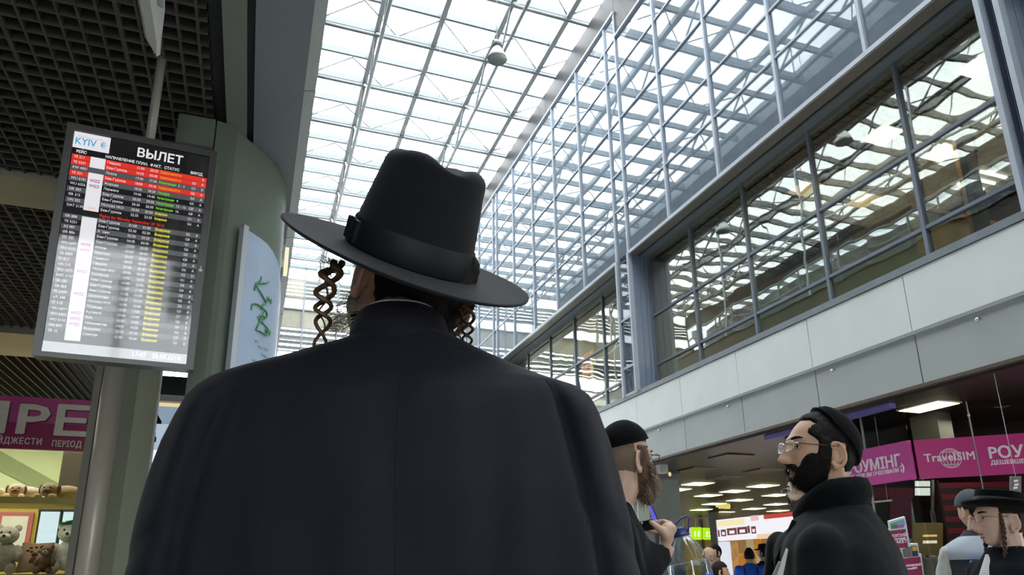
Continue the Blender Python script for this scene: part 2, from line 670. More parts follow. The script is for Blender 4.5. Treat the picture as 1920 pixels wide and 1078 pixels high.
def window(name, ys):
    w_ = empty(name, (XG, ys[0], 4.63), kind='structure')
    for i, y in enumerate(ys):
        MB().box(XG - 0.035, XG + 0.05, y - 0.025, y + 0.025, 4.63, 7.57).build('mullion', M_WFR, w_)
    for a, b in zip(ys, ys[1:]):
        for z in (5.19, 6.23):
            MB().box(XG - 0.03, XG + 0.045, a + 0.027, b - 0.027, z - 0.022, z + 0.022).build('transom', M_WFR, w_)
        MB().box(XG - 0.02, XG + 0.04, a, b, 7.49, 7.57).build('head_rail', M_SOFFIT2, w_)
        zz = [4.635, 5.19, 6.23, 7.5]
        for z0, z1 in zip(zz, zz[1:]):
            t = random.uniform(-0.004, 0.004)
            t2 = random.uniform(-0.004, 0.004)
            p = [(XG + (ya - a) * t + (z - z0) * t2, ya, z) for ya, z in ((a + 0.01, z0 + 0.01), (b - 0.01, z0 + 0.01), (b - 0.01, z1 - 0.01), (a + 0.01, z1 - 0.01))]
            MB().quadbox(p, (0.012, 0, 0)).build('pane', G_BAY, w_)
    return w_


window('window_1', [-1.3, 0.9, 2.4, 3.9])
window('window_2', [4.22, 5.60, 7.17, 8.745, 10.315, 11.82])
window('window_3', [12.44, 13.98, 15.56, 17.15, 18.85, 20.32])

# ---- rooms behind those windows
rm = empty('wall_room', (12, 0, 4.6), kind='structure')
M_RCEIL = mat('room_ceiling_dark', '#4a4436', rough=0.7, var=0.1)
MB().box(12.6, 12.7, -2, 12.05, 4.6, 7.62).build('back_wall', M_ROOM, rm)
MB().box(7.2, 12.7, 12.0, 12.1, 4.63, 7.6).build('partition_wall', M_BEIGE, rm)
MB().box(11.5, 11.6, 12.1, 31, 4.6, 7.62).build('back_wall', mat('room_beige', '#8b8468', rough=0.8), rm)
MB().box(7.5, 12.6, -2.1, -2, 4.6, 7.62).build('side_wall', M_ROOM, rm)
MB().box(7.5, 12.6, 31, 31.1, 4.6, 7.62).build('side_wall', M_ROOM, rm)
MB().box(7.3, 12.6, -2, 31, 4.50, 4.60).build('room_floor', mat('room_floor', '#6b6455', rough=0.5), rm)
# low cream enclosure standing in the first room, dark upper wall beyond it
MB().box(8.3, 11.0, 6.4, 9.7, 4.6, 6.02).build('cream_partition', mat('cream', '#d9c894', rough=0.7), rm)
MB().box(8.26, 11.05, 6.35, 9.75, 6.02, 6.08).build('partition_cap', mat('oak', '#b98d55', rough=0.5, var=0.2, scale=12), rm)
MB().box(8.9, 9.1, 5.9, 6.0, 4.6, 7.6).build('pilaster', mat('dark_olive', '#3d3a30', rough=0.7), rm)
MB().box(8.6, 8.66, 5.0, 5.07, 4.6, 7.2).build('oak_strip', MATS['oak'], rm)
MB().box(9.2, 9.26, 6.2, 6.26, 4.6, 7.2).build('oak_strip', MATS['oak'], rm)
MB().box(9.9, 9.95, 5.8, 5.85, 4.6, 7.3).build('oak_strip', MATS['oak'], rm)
rc = empty('ceiling_room', (10, 0, 7.6), kind='structure')
MB().box(7.5, 12.6, -2, 12, 7.58, 7.61).build('ceiling_board', M_RCEIL, rc)
MB().box(7.5, 11.6, 12, 31, 7.58, 7.61).build('ceiling_board', mat('room_ceiling_beige', '#7d7864', rough=0.8), rc)
sx = sy = None
for k in range(34):
    x = 7.55 + 0.15 * k
    sx = MB().box(-0.008, 0.008, 0, 9.5, -0.03, 0).build('ceiling_bar', M_SLAT, rc, org=(x, 2.4, 7.58)) if sx is None else share(sx, 'ceiling_bar', (x, 2.4, 7.58), rc)
for k in range(62):
    y = 2.45 + 0.15 * k
    sy = MB().box(0, 5.0, -0.008, 0.008, -0.03, 0).build('ceiling_bar', M_SLAT, rc, org=(7.55, y, 7.58)) if sy is None else share(sy, 'ceiling_bar', (7.55, y, 7.58), rc)

# ---- lower right hall under the balcony
cl = empty('ceiling_right', (20, 10, 3.15), kind='structure')
MB().box(7.09, 36, -2, 45, 3.15, 3.19).build('ceiling_board', M_CEILR, cl)
we = empty('wall_back', (20, 45, 0), kind='structure')
MB().box(7, 36, 40, 40.2, 0, 3.15).build('wall_board', mat('yellow_wall', '#b39a4a', rough=0.7, var=0.05), we)
MB().box(36, 36.2, -2, 40, 0, 3.15).build('wall_board', M_DARKWALL, we)
# far glazed end of the hall
en = empty('wall_far', (3.5, 31, 0), kind='structure')
YE = 31.0
M_SPAN = mat('end_spandrel', '#8b918f', rough=0.6, var=0.05)
M_CREAM = mat('end_cream', '#cfc9b6', rough=0.7, var=0.06)
ZT = [3.2, 4.6, 6.0, 7.4, 8.4, 9.2, 9.9, 10.6, 11.15, 11.7, 12.58, 13.08, 13.98, 14.55]
EX = [0.0, 1.47, 2.95, 4.43, 5.91, 7.0]
for x in EX:
    MB().box(x - 0.04, x + 0.04, YE - 0.06, YE + 0.06, 0, 14.85).build('mullion', M_STEEL, en)
for a, b in zip(EX, EX[1:]):
    for z in ZT:
        MB().box(a + 0.04, b - 0.04, YE - 0.04, YE + 0.04, z - 0.03, z + 0.03).build('transom', M_STEEL, en)
    for k in range(5):
        MB().bar((a + 0.04, YE, 13.16 + 0.18 * k), (b - 0.04, YE, 13.16 + 0.18 * k), 0.10, 0.10).build('louver', M_CREAM if a < 1 else M_SPAN, en)
    MB().box(a + 0.04, b - 0.04, YE + 0.02, YE + 0.05, 11.73, 12.55).build('spandrel', M_CREAM, en)
    for k in range(4):
        MB().box(a + 0.04, b - 0.04, YE - 0.01, YE + 0.04, 10.7 + 0.25 * k, 10.84 + 0.25 * k).build('louver', M_SPAN, en)
    for z0, z1 in zip(ZT, ZT[1:]):
        MB().box(a + 0.04, b - 0.04, YE + 0.06, YE + 0.07, z0, z1).build('pane', G_ROOF, en)

# ---- left balcony: soffit, upper wall, grid ceiling
wl = empty('wall_left', (0.15, 0, 3.3), kind='structure')
G_MIRR = glass('mirror_glass', 0.41, (0.25, 0.28, 0.30), wave=0.0025, wscale=0.8)
MB().box(-0.5, -0.4, -9, 31, 3.45, 14.5).build('backing_wall', M_DARKWALL, wl)
MB().box(-0.3, 0.09, -9, 31, 3.46, 4.55).build('fascia_panel', M_GREYP, wl)
MB().box(-0.3, 0.05, -9, 31, 4.55, 8.88).build('dark_glazing', mat('dark_glazing', '#2a2f33', rough=0.35, var=0.1), wl)
LM = [-9 + 4.0 * k for k in range(11)]
LZ = [8.9, 10.88, 13.70]
for y in LM:
    MB().box(0.04, 0.118, y - 0.028, y + 0.028, 8.9, 13.74).build('mullion', M_ALU, wl)
for z in LZ[1:]:
    MB().box(0.05, 0.116, -9, 31, z - 0.025, z + 0.025).build('transom', M_ALU, wl)
for a, b in zip(LM, LM[1:]):
    for z0, z1 in zip(LZ, LZ[1:]):
        t, t2 = random.uniform(-0.003, 0.003), random.uniform(-0.003, 0.003)
        MB().quadbox([(0.095 + (ya - a) * t + (z - z0) * t2, ya, z) for ya, z in ((a + 0.02, z0 + 0.01), (b - 0.02, z0 + 0.01), (b - 0.02, z1 - 0.01), (a + 0.02, z1 - 0.01))], (-0.012, 0, 0)).build('pane', G_MIRR, wl)
MB().box(0.10, 0.115, -9, 31, 13.74, 14.46).build('perforated_panel', mm, wl)
MB().box(-0.1, 0.14, -9, 31, 14.46, 14.86).build('eaves_beam', M_STEELD, wl)
MB().box(0.06, 0.12, 8.2, 31, 0, 3.2).build('lower_wall', M_GREYP, wl)
ZC = 3.21
so = empty('trim_1', (0, 0, ZC), kind='structure')
JT = [-9, -3.5, 1.05, 2.684, 4.13, 5.53, 7.0, 8.5, 10.0, 13, 17, 22, 27, 31]
for a, b in zip(JT, JT[1:]):
    MB().prism([(0.066, a + 0.004, ZC), (0.112, a + 0.004, ZC + 0.012), (0.112, a + 0.004, ZC + 0.25), (0.066, a + 0.004, ZC + 0.25)], (0, b - a - 0.008, 0)).build('soffit_trim', M_SOFFTRIM, so)
MB().box(-0.132, 0.066, -9, 31, ZC + 0.002, ZC + 0.24).build('soffit_panel', M_SOFFIT, so)
MB().box(-0.162, -0.132, -9, 31, ZC + 0.03, ZC + 0.24).build('soffit_groove', M_DARKTRIM, so)
MB().box(-0.247, -0.162, -9, 31, ZC, ZC + 0.24).build('soffit_panel', M_SOFFIT2, so)
MB().box(-0.300, -0.247, -9, 31, ZC + 0.05, ZC + 0.24).build('soffit_groove', M_DARKTRIM, so)

cg = empty('ceiling_left', (-2, 4, ZC), kind='structure')
MB().box(-9, -0.25, -4, 8.25, ZC + 0.30, ZC + 0.34).box(-9, -1.42, 8.25, 12, ZC + 0.30, ZC + 0.34).build('plenum_board', M_PLENUM, cg)
st = {}
for k in range(44):
    x = -0.335 - 0.0675 * k
    thick = (k % 6 == 4)
    for (ya, yb) in ((1.0, 3.80), (4.15, 6.50)):
        key = (thick, ya)
        hw = 0.008 if thick else 0.0045
        st[key] = share(st[key], 'slat', (x, ya, ZC), cg) if key in st else MB().box(-hw, hw, 0, yb - ya, 0, 0.05).build('slat', M_SLAT, cg, org=(x, ya, ZC))
sr = None
for k in range(80):
    y = 1.05 + 0.0675 * k
    if 3.78 < y < 4.17 or y > 6.5:
        continue
    sr = share(sr, 'slat', (-3.3, y, ZC), cg) if sr else MB().box(0, 3.0, -0.0045, 0.0045, 0.002, 0.048).build('slat', M_SLAT, cg, org=(-3.3, y, ZC))
M_STRIP = mat('ceiling_strip', '#7d7b74', rough=0.3, var=0.08, scale=4)
MB().box(-6, -0.30, 3.80, 4.15, ZC - 0.02, ZC + 0.02).build('ceiling_strip', M_STRIP, cg)
MB().box(-6, -0.60, 6.50, 7.22, ZC - 0.05, ZC + 0.02).build('ceiling_strip', M_STRIP, cg)
sl = None
for k in range(40):
    x = -1.46 - 0.088 * k
    sl = share(sl, 'slat', (x, 7.22, ZC), cg) if sl else MB().box(-0.006, 0.006, 0, 4.7, 0, 0.07).build('slat', mat('shop_slat', '#34372c', rough=0.5), cg, org=(x, 7.22, ZC))

# unseen ends of the hall, with a glass gap added for the screen's reflection
wn = empty('wall_near', (0, -4, 0), kind='structure')
for x0, x1 in ((-2.0, -0.8), (-0.8, 0.4)):
    MB().box(x0 + 0.03, x1 - 0.03, -4.02, -4.0, 0.0, 3.2).build('pane', G_ROOF, wn)
    MB().box(x1 - 0.03, x1 + 0.03, -4.05, -3.97, 0.0, 3.2).build('mullion', M_ALU, wn)
MB().box(-0.3, 11, -4.1, -3.9, 3.5, 14.5).build('wall_board', M_GREYP, wn)
MB().box(0.45, 11, -4.1, -3.9, 0, 3.5).build('wall_board', M_DARKWALL, wn)
MB().box(-9, -2.0, -4.1, -3.9, 0, 3.5).build('wall_board', M_DARKWALL, wn)
ws = empty('wall_side', (-9, 0, 0), kind='structure')
MB().box(-9.1, -9, -9, 12, 0, 3.5).build('wall_board', M_DARKWALL, ws)
# ================================================================ LEFT SIDE
M_COL = mat('column_green_grey', '#626d62', rough=0.45, var=0.05, scale=1.2)
M_COL2 = mat('column_facet', '#565d53', rough=0.55, var=0.06)
prof = [(-0.202, 3.072), (-0.175, 3.105), (-0.144, 3.142), (-0.112, 3.180), (-0.083, 3.218), (-0.048, 3.268), (-0.017, 3.324), (0.004, 3.378), (0.021, 3.433), (0.032, 3.48), (0.040, 3.55), (0.044, 3.65), (0.02, 3.9), (-0.10, 4.1), (-0.27, 4.1)]
col = empty('column', (-0.1, 3.5, 0), 'broad rounded grey green column rising beside the departures screen', 'column')
MB().prism([(x, y, 0) for x, y in prof] + [(-0.27, 3.07, 0)], (0, 0, ZC)).build('shaft', M_COL, col, auto=30)
MB().prism([(-0.285, 3.02, 0), (-0.222, 3.035, 0), (-0.200, 3.066, 0), (-0.285, 3.068, 0)], (0, 0, ZC)).build('facet', M_COL2, col)
boxo('top_bracket', M_COL2, col, -0.44, -0.29, 3.0, 3.10, 3.06, 3.2)

# framed poster that follows the curve of the column
po = empty('poster', (-0.05, 3.25, 2.0), 'pale blue framed poster with green brush script on the column', 'poster')
PT = [(-0.140, 3.098), (-0.121, 3.115), (-0.098, 3.145), (-0.062, 3.19), (-0.030, 3.24), (-0.003, 3.295), (0.020, 3.35), (0.036, 3.40), (0.046, 3.45), (0.052, 3.52)]


def ztop(i):
    return 2.755 - 0.19 * max(0.0, (i - 3) / 6.0) ** 2.6


def curved(i0, i1, zb, inset, thick, name, m, parent, zdrop=0.0, tops=True):
    mb = MB()
    ring = []
    for i in range(i0, i1 + 1):
        x, y = PT[i]
        a, b = PT[max(i - 1, 0)], PT[min(i + 1, len(PT) - 1)]
        n = Vector((b[1] - a[1], -(b[0] - a[0]), 0)).normalized()
        p = Vector((x, y, 0)) + n * inset
        q = p - n * thick
        zt = ztop(i) - zdrop
        ring.append([Vector((p.x, p.y, zb)), Vector((p.x, p.y, zt)), Vector((q.x, q.y, zt)), Vector((q.x, q.y, zb))])
    return mb.rings(ring, True).build(name, m, parent)


M_FRAME = mat('white_frame', '#b9bfc4', rough=0.4, var=0.03)
M_POSTER = mat('poster_paper', '#a6b8d0', rough=0.35, var=0.05, scale=5)
curved(0, 1, 1.0, 0.012, 0.03, 'frame', M_FRAME, po)
curved(1, 9, 1.0, 0.002, 0.022, 'print', M_POSTER, po, 0.012)
M_GREEN = mat('green_ink', '#3a8048', rough=0.6, var=0.25, scale=60)
M_INK2 = mat('pale_ink', '#7d9aa0', rough=0.6)


def on_poster(px, py):
    """where the sight line meets the curved print (standing just proud of it)"""
    d = ray(px, py)
    k = d.x / d.y
    for (xa, ya), (xb, yb) in zip(PT[1:], PT[2:]):
        fa, fb = xa - k * ya, xb - k * yb
        if fa <= 0 <= fb or fb <= 0 <= fa:
            t = fa / (fa - fb)
            return Vector((lerp(xa, xb, t), lerp(ya, yb, t), CAM.z + d.z * lerp(ya, yb, t) / d.y)) + Vector((0.004, -0.004, 0))
    return Vector((0.04, 3.4, 2.2))


Z5 = 3.714


def catmull(P, n=5):
    Q = [P[0]] + list(P) + [P[-1]]
    out = []
    for i in range(1, len(Q) - 2):
        for k in range(n):
            t = k / n
            out.append(tuple(0.5 * (2 * b + (c - a) * t + (2 * a - 5 * b + 4 * c - d) * t * t + (3 * b - a - 3 * c + d) * t ** 3) for a, b, c, d in zip(Q[i - 1], Q[i], Q[i + 1], Q[i + 2])))
    return out + [P[-1]]


ink = MB()
for st_ in [[(255, 405), (245, 440), (215, 465), (205, 505)], [(212, 462), (228, 455), (262, 452), (296, 448), (300, 438)], [(215, 465), (245, 510), (270, 555), (285, 585), (262, 605), (250, 635)],
            [(185, 640), (190, 600), (225, 598), (262, 625), (290, 655), (288, 690), (262, 705)], [(225, 690), (255, 675), (280, 690)], [(272, 650), (250, 700), (222, 760), (215, 775)], [(215, 775), (250, 790), (288, 812), (300, 775), (270, 735), (235, 700)]]:
    pth = [on_poster(420 + x / Z5, 410 + y / Z5) for x, y in catmull(st_)]
    ink.tube(pth, [0.0022 + 0.0026 * math.sin(math.pi * (i + 0.6) / (len(pth) + 0.2)) for i in range(len(pth))], 6)
for cx, cy in ((300, 560), (318, 575), (290, 785), (310, 795), (222, 458)):
    for a in range(5):
        p, q = on_poster(420 + cx / Z5, 410 + cy / Z5), on_poster(420 + (cx + 16 * math.cos(a * 1.3)) / Z5, 410 + (cy + 22 * math.sin(a * 1.3)) / Z5)
        ink.tube([p, q], [0.003, 0.001], 5)
ink.build('brush_script', M_GREEN, po)
ink = MB()
for k, (x0, y0) in enumerate([(205, 850), (230, 890), (270, 905), (255, 945), (190, 985), (270, 960)]):
    ink.tube([on_poster(420 + (x0 + 8 * i) / Z5, 410 + (y0 + (9 if i % 2 else -9) + i * 3) / Z5) for i in range(5)], 0.0014, 5)
ink.build('small_script', M_INK2, po)

# emergency light clipped under the slab edge
el = empty('emergency_light', (0.085, 4.18, 3.0), 'small white emergency light hanging under the slab edge', 'light')
MB().box(0.026, 0.064, 4.1, 4.2, 3.045, 3.15).box(0.035, 0.055, 4.14, 4.16, 3.14, 3.213).build('housing', mat('white_plastic', '#d6d6d0', rough=0.4), el)
MB().box(0.066, 0.088, 4.11, 4.19, 2.985, 3.14).build('diffuser', emis('warm_diffuser', '#fbf6d0', 1.0), el)
MB().tube([(0.046, 4.098, 3.10), (0.046, 4.09, 3.10)], 0.008, 10).build('knob', M_DARKTRIM, el)

# ---------------------------------------------------------------- departures screen
DC, DYAW, DT = Vector((-0.475, 2.6, 2.362)), 0.0649, 0.1126
dr = Vector((math.cos(DYAW), math.sin(DYAW), 0))
dback = Vector((-math.sin(DYAW), math.cos(DYAW), 0))
du = Vector((0, 0, 1)) * math.cos(DT) - dback * math.sin(DT)
dn = dr.cross(du)
DW, DH = 0.438, 0.791
dis = empty('departure_screen', DC, 'tall black departures screen listing flights, hung beside the column', 'screen')


def dp(u, v, out=0.0):
    """u,v from the top left corner of the picture"""
    return DC + dr * ((u - 0.5) * DW) + du * ((0.5 - v) * DH) + dn * out


def dbox(u0, u1, v0, v1, o0, o1, name, m, parent):
    mb = MB()
    return mb.quadbox([dp(u0, v0, o1), dp(u1, v0, o1), dp(u1, v1, o1), dp(u0, v1, o1)], -dn * (o1 - o0)).build(name, m, parent)


M_BEZ = mat('bezel_black', '#2c2b28', rough=0.35, var=0.05)
fb = 0.055
dbox(-fb, 1 + fb, -0.03, 1 + 0.022, -0.09, -0.006, 'housing', M_BEZ, dis)
dbox(-fb, 0.0, -0.03, 1.022, -0.005, 0.010, 'bezel', M_BEZ, dis)
dbox(1.0, 1 + fb, -0.03, 1.022, -0.005, 0.010, 'bezel', M_BEZ, dis)
dbox(0, 1, -0.03, 0.0, -0.005, 0.010, 'bezel', M_BEZ, dis)
dbox(0, 1, 1.0, 1.022, -0.005, 0.010, 'bezel', M_BEZ, dis)
E_BLACK = emis('screen_black', '#161616', 1.0)
E_GREY = emis('screen_grey', '#55565a', 1.0)
E_RED = emis('screen_red', '#e5372c', 1.0)
E_WHITE = emis('screen_white', '#efeef2', 1.0)
E_PALE = emis('screen_pale', '#b9b9bd', 1.0)
E_YEL = emis('screen_yellow', '#e6e02a', 1.1)
E_GRN = emis('screen_green', '#7fe02a', 1.0)
E_ORG = emis('screen_orange', '#f5a51e', 1.0)
E_REDT = emis('screen_red_text', '#e0301e', 1.0)
E_BLUE = emis('screen_blue', '#3aa6d8', 1.0)
E_MAG = emis('screen_magenta', '#b03a96', 1.0)
scr = dbox(0, 1, 0, 1, -0.005, 0.0, 'picture', E_BLACK, dis)
rows1 = [('YE 211', 'Гянджа', '11:00', '20:30', 'Задерживается', '', '', 'A'), ('YE 5241', 'Бен-Гурион', '16:55', '03:40', 'Задерживается', '', 'G5', 'A'),
         ('KW 4001', 'Львов', '17:50', '17:50', 'Регистрация', '2 - 3', 'G3', 'D'), ('YE 331', 'Бен-Гурион', '18:00', '19:10', 'Задерживается', '', 'G6', 'A'),
         ('WU 6181', 'Жирона', '18:20', '18:20', 'Посадка', '', 'G4', 'A'), ('WU 6256', 'Ларнака', '19:40', '19:40', 'Регистрация', '4', 'G5', 'A'),
         ('ISR 383', 'Бен-Гурион', '20:30', '20:30', 'Регистрация', '13 - 15', 'G8', 'A'), ('ISR 315', 'Бен-Гурион', '20:30', '20:30', 'Регистрация', '16', 'G8', 'A'),
         ('UN 202', 'Москва VKO', '20:50', '20:50', 'Вовремя', '', 'G1', 'A'), ('DAT 2135', 'Бен-Гурион', '22:35', '22:35', 'Вовремя', '', 'G6', 'A')]
rows2 = [('ISR 888', 'Бен-Гурион', '01:00', 'G5', 'A'), ('YE 5221', 'Бен-Гурион', '02:30', 'G8', 'A'), ('A3 987', 'Афины', '03:20', 'G1', 'A'), ('ISR 886', 'Бен-Гурион', '04:45', 'G6', 'A'),
         ('ISR 385', 'Бен-Гурион', '05:00', 'G5', 'A'), ('WU 6097', 'Кельн', '06:00', 'G8', 'A'), ('WU 6131', 'Бергамо', '06:00', 'G4', 'A'), ('YE 5083', 'Гданьск', '08:00', 'G6', 'A'),
         ('IV 411', 'Ганджа', '09:40', 'G2', 'D'), ('UN 212', 'Москва VKO', '09:40', 'G1', 'A'), ('WU 6271', 'Катовице', '10:05', 'G8', 'A'), ('DAT 2137', 'Бен-Гурион', '10:40', 'G4', 'A'),
         ('ISR 387', 'Бен-Гурион', '11:00', 'G8', 'A'), ('ISR 802', 'Бен-Гурион', '11:30', 'G5', 'A'), ('PS 2474', 'Барселона', '12:10', 'G6', 'A'), ('UT 398', 'Москва VKO', '12:40', 'G3', 'A'),
         ('IT 115', 'Познань', '13:00', 'G1', 'A'), ('WU 6017', 'Кутаиси', '13:40', 'G6', 'A'), ('WU 6602', 'Рим', '14:00', 'G4', 'A'), ('WU 6102', 'Мемминген', '14:20', 'G6', 'A'),
         ('W6 803', 'Варшава', '15:10', 'G5', 'D'), ('YE 15', 'Самсун', '15:40', 'G3', 'D')]
LET = {}


def dtext(s, u, v, size, m, align='LEFT', bold=0.0, xs=0.86):
    c = bpy.data.curves.new('t', 'FONT')
    c.body, c.size, c.align_x, c.align_y, c.resolution_u, c.offset = s.replace('\u0420', 'P'), size, align, 'CENTER', 2, bold
    o = bpy.data.objects.new('t', c)
    me = bpy.data.meshes.new_from_object(o)
    bpy.data.objects.remove(o)
    bpy.data.curves.remove(c)
    p0 = dp(u, v, 0.0016)
    mb = LET.setdefault(m.name, MB())
    mb.add([p0 + dr * q.co.x * xs + du * q.co.y for q in me.vertices], [tuple(p.vertices) for p in me.polygons])
    bpy.data.meshes.remove(me)


PIT = 0.0251
v0 = 0.119
sz = 0.0135
lines = [(v0 + i * PIT, r) for i, r in enumerate(rows1)]
for i, (v, r) in enumerate(lines):
    red = i in (0, 1, 3)
    m = E_RED if red else (E_GREY if i % 2 == 0 else E_BLACK)
    dbox(0.005, 0.995, v - PIT * 0.47, v + PIT * 0.47, 0.0, 0.0006, 'flight_row', m, dis)
    dtext(r[0], 0.02, v, sz, E_WHITE)
    dtext(r[1], 0.252, v, sz, E_WHITE)
    dtext(r[2], 0.465, v, sz, E_WHITE)
    dtext(r[3], 0.565, v, sz, E_WHITE)
    dtext(r[4], 0.64, v, sz * 0.92, E_ORG if red else (E_GRN if r[4][0] in 'РП' else E_YEL), bold=0.0002, xs=0.76)
    dtext(r[5], 0.785, v, sz, E_WHITE)
    dtext(r[6], 0.885, v, sz, E_WHITE)
    dtext(r[7], 0.96, v, sz, E_WHITE)
dtext('Flights for Monday September 29 2014', 0.25, v0 + 10.1 * PIT, sz * 1.12, E_REDT, bold=0.0003)
for i, r in enumerate(rows2):
    v = v0 + (11.15 + i) * PIT * 0.972 + 0.004
    dbox(0.005, 0.995, v - PIT * 0.455, v + PIT * 0.455, 0.0, 0.0006, 'flight_row', E_GREY if i % 2 == 0 else E_BLACK, dis)
    dtext(r[0], 0.02, v, sz, E_WHITE)
    dtext(r[1], 0.252, v, sz, E_WHITE)
    dtext(r[2], 0.465, v, sz, E_WHITE)
    dtext(r[2], 0.565, v, sz, E_WHITE)
    dtext('Вовремя', 0.655, v, sz, E_YEL, bold=0.0003)
    dtext(r[3], 0.885, v, sz, E_WHITE)
    dtext(r[4], 0.96, v, sz, E_WHITE)
dbox(0.135, 0.24, v0 - 0.5 * PIT, v0 + 1.5 * PIT, 0.0007, 0.0011, 'airline_strip', E_WHITE, dis)
dbox(0.135, 0.24, v0 + 2.5 * PIT, v0 + 9.5 * PIT, 0.0007, 0.0011, 'airline_strip', E_WHITE, dis)
dbox(0.135, 0.24, v0 + 10.7 * PIT, 0.942, 0.0007, 0.0011, 'airline_strip', E_WHITE, dis)
for k in (4, 5, 16.0, 17.0, 20.9, 25.0, 28.4, 29.4, 30.4):
    dtext('WIZZ', 0.187, v0 + k * PIT * 0.985, sz * 1.05, E_MAG, 'CENTER', bold=0.0004)
dtext('DART', 0.19, v0 + 9 * PIT, sz * 0.8, E_ORG, 'CENTER')
dbox(0, 0.255, 0.002, 0.077, 0.0006, 0.0012, 'airport_logo', E_WHITE, dis)
dtext('KYIV', 0.085, 0.046, 0.036, E_BLUE, 'CENTER', bold=0.0004)
dtext('INTERNATIONAL AIRPORT', 0.025, 0.022, 0.0075, E_PALE)
lg = MB()
for k in range(7):
    a = R(-50 + 17 * k)
    p = dp(0.185, 0.044, 0.002)
    lg.bar(p + (dr * math.cos(a) + du * math.sin(a)) * 0.004, p + (dr * math.cos(a) + du * math.sin(a)) * (0.018 + 0.004 * (k % 2)), 0.0016, 0.0006, dn)
lg.build('logo_rays', E_BLUE, dis)
dtext('ВЫЛЕТ', 0.45, 0.046, 0.046, E_WHITE, bold=0.001, xs=0.95)
for s, u in (('РЕЙС', 0.03), ('НАПРАВЛЕНИЕ', 0.235), ('ПЛАН.', 0.455), ('ФАКТ.', 0.56), ('СТАТУС', 0.665), ('ВИХІД', 0.865)):
    dtext(s, u, 0.094, 0.0145, E_WHITE, bold=0.0003)
dbox(0, 1, 0.954, 1.0, 0.0006, 0.0012, 'clock_bar', E_PALE, dis)
dtext('17:47   28.09.2014', 0.60, 0.976, 0.024, E_WHITE, bold=0.0004)
for n_, mb in LET.items():
    mb.build('lettering', MATS[n_], dis)
G_SCR = glass('screen_glass', 0.026, (0.97, 0.97, 0.97), rough=0.06)
dbox(0, 1, 0, 1, 0.0035, 0.006, 'screen_glass', G_SCR, dis)
MB().tube([dp(1.028, 0.56, 0.010), dp(1.028, 0.56, 0.016)], 0.006, 10).build('button', M_FRAME, dis)
MB().tube([dp(1.028, 0.545, 0.010), dp(1.028, 0.545, 0.014)], 0.003, 10).build('sensor', M_FRAME, dis)
MB().tube([(-0.479, 2.675, ZC + 0.05), (-0.479, 2.675, 2.74)], 0.0165, 14).build('hanger_pole', mat('pole_paint', '#8d8b83', rough=0.4), dis, smooth=True)
MB().box(-0.56, -0.40, 2.645, 2.72, 2.42, 2.78).build('bracket', M_BEZ, dis)

# hanging sign box close above
hb = empty('hanging_sign', (-0.35, 1.5, 2.62), 'pale grey hanging sign box with rounded lower end, above the departures screen', 'sign')
M_HB = mat('sign_grey', '#a9aca9', rough=0.4, var=0.04)
sec = []
for y, zt in ((0.9, 3.15), (1.2, 3.10), (1.60, 2.88), (1.80, 2.73), (1.86, 2.672), (1.885, 2.65)):
    e = smooth(1.78, 1.895, y)
    x0, x1 = -0.371 + 0.012 * e, -0.331 - 0.012 * e
    z0 = 2.62 + 0.020 * e
    sec.append([Vector(p) for p in ((x0, y, z0 + 0.010), (x0 + 0.008, y, z0), (x1 - 0.008, y, z0), (x1, y, z0 + 0.010), (x1, y, zt), (x1 - 0.012, y, zt + 0.01), (x0 + 0.012, y, zt + 0.01), (x0, y, zt))])
MB().rings(sec).build('housing', M_HB, hb, auto=40)
MB().prism([(-0.3305, 0.95, 2.66), (-0.3305, 1.70, 2.655), (-0.3305, 1.76, 2.70), (-0.3305, 1.56, 2.86), (-0.3305, 0.95, 3.06)], (0.002, 0, 0)).build('side_panel', mat('panel_grey', '#7e8381', rough=0.5), hb)
MB().tube([(-0.352, 1.868, 2.634), (-0.352, 1.868, 2.626)], 0.003, 8).build('screw', M_BEZ, hb)
for y in (0.98, 1.15):
    MB().tube([(-0.351, y, 3.08), (-0.351, y, ZC + 0.04)], 0.008, 8).build('hanger_rod', M_HB, hb, smooth=True)

# ---------------------------------------------------------------- steel post, pilaster, bright window behind
M_STL = mat('brushed_steel', '#efe6d6', rough=0.35, metal=0.1, var=0.06, scale=3, stretch=(1, 1, 0.1))
sp = empty('steel_post', (-1.06, 5.98, 0), 'round brushed steel post at the corner of the kiosk shop', 'column')
MB().tube([(-1.062, 5.98, 0), (-1.062, 5.98, ZC)], 0.088, 28).build('shaft', M_STL, sp, smooth=True)
MB().box(-1.20, -1.152, 5.95, 6.05, 0, ZC).build('side_flange', mat('flange_grey', '#8a877c', rough=0.5), sp)
pl = empty('pilaster', (-0.9, 6, 0), 'square olive grey pilaster between steel post and bright window', 'column')
MB().box(-0.935, -0.849, 5.6, 6.75, 0, ZC).build('shaft', mat('pilaster_olive', '#6a6d5c', rough=0.6, var=0.05), pl)
MB().box(-0.853, -0.838, 6.70, 6.76, 0, ZC).build('edge_trim', M_FRAME, pl)
wi = empty('window_4', (0, 8.2, 0), kind='structure')
G_W = [glass('window_tint_clear', 0.02, (0.335, 0.348, 0.36)), glass('window_tint_pale', 0.02, (0.23, 0.25, 0.27)), glass('window_tint_grey', 0.02, (0.175, 0.20, 0.22))]  # no films: the dimmer view outside is put into the upper panes' tint
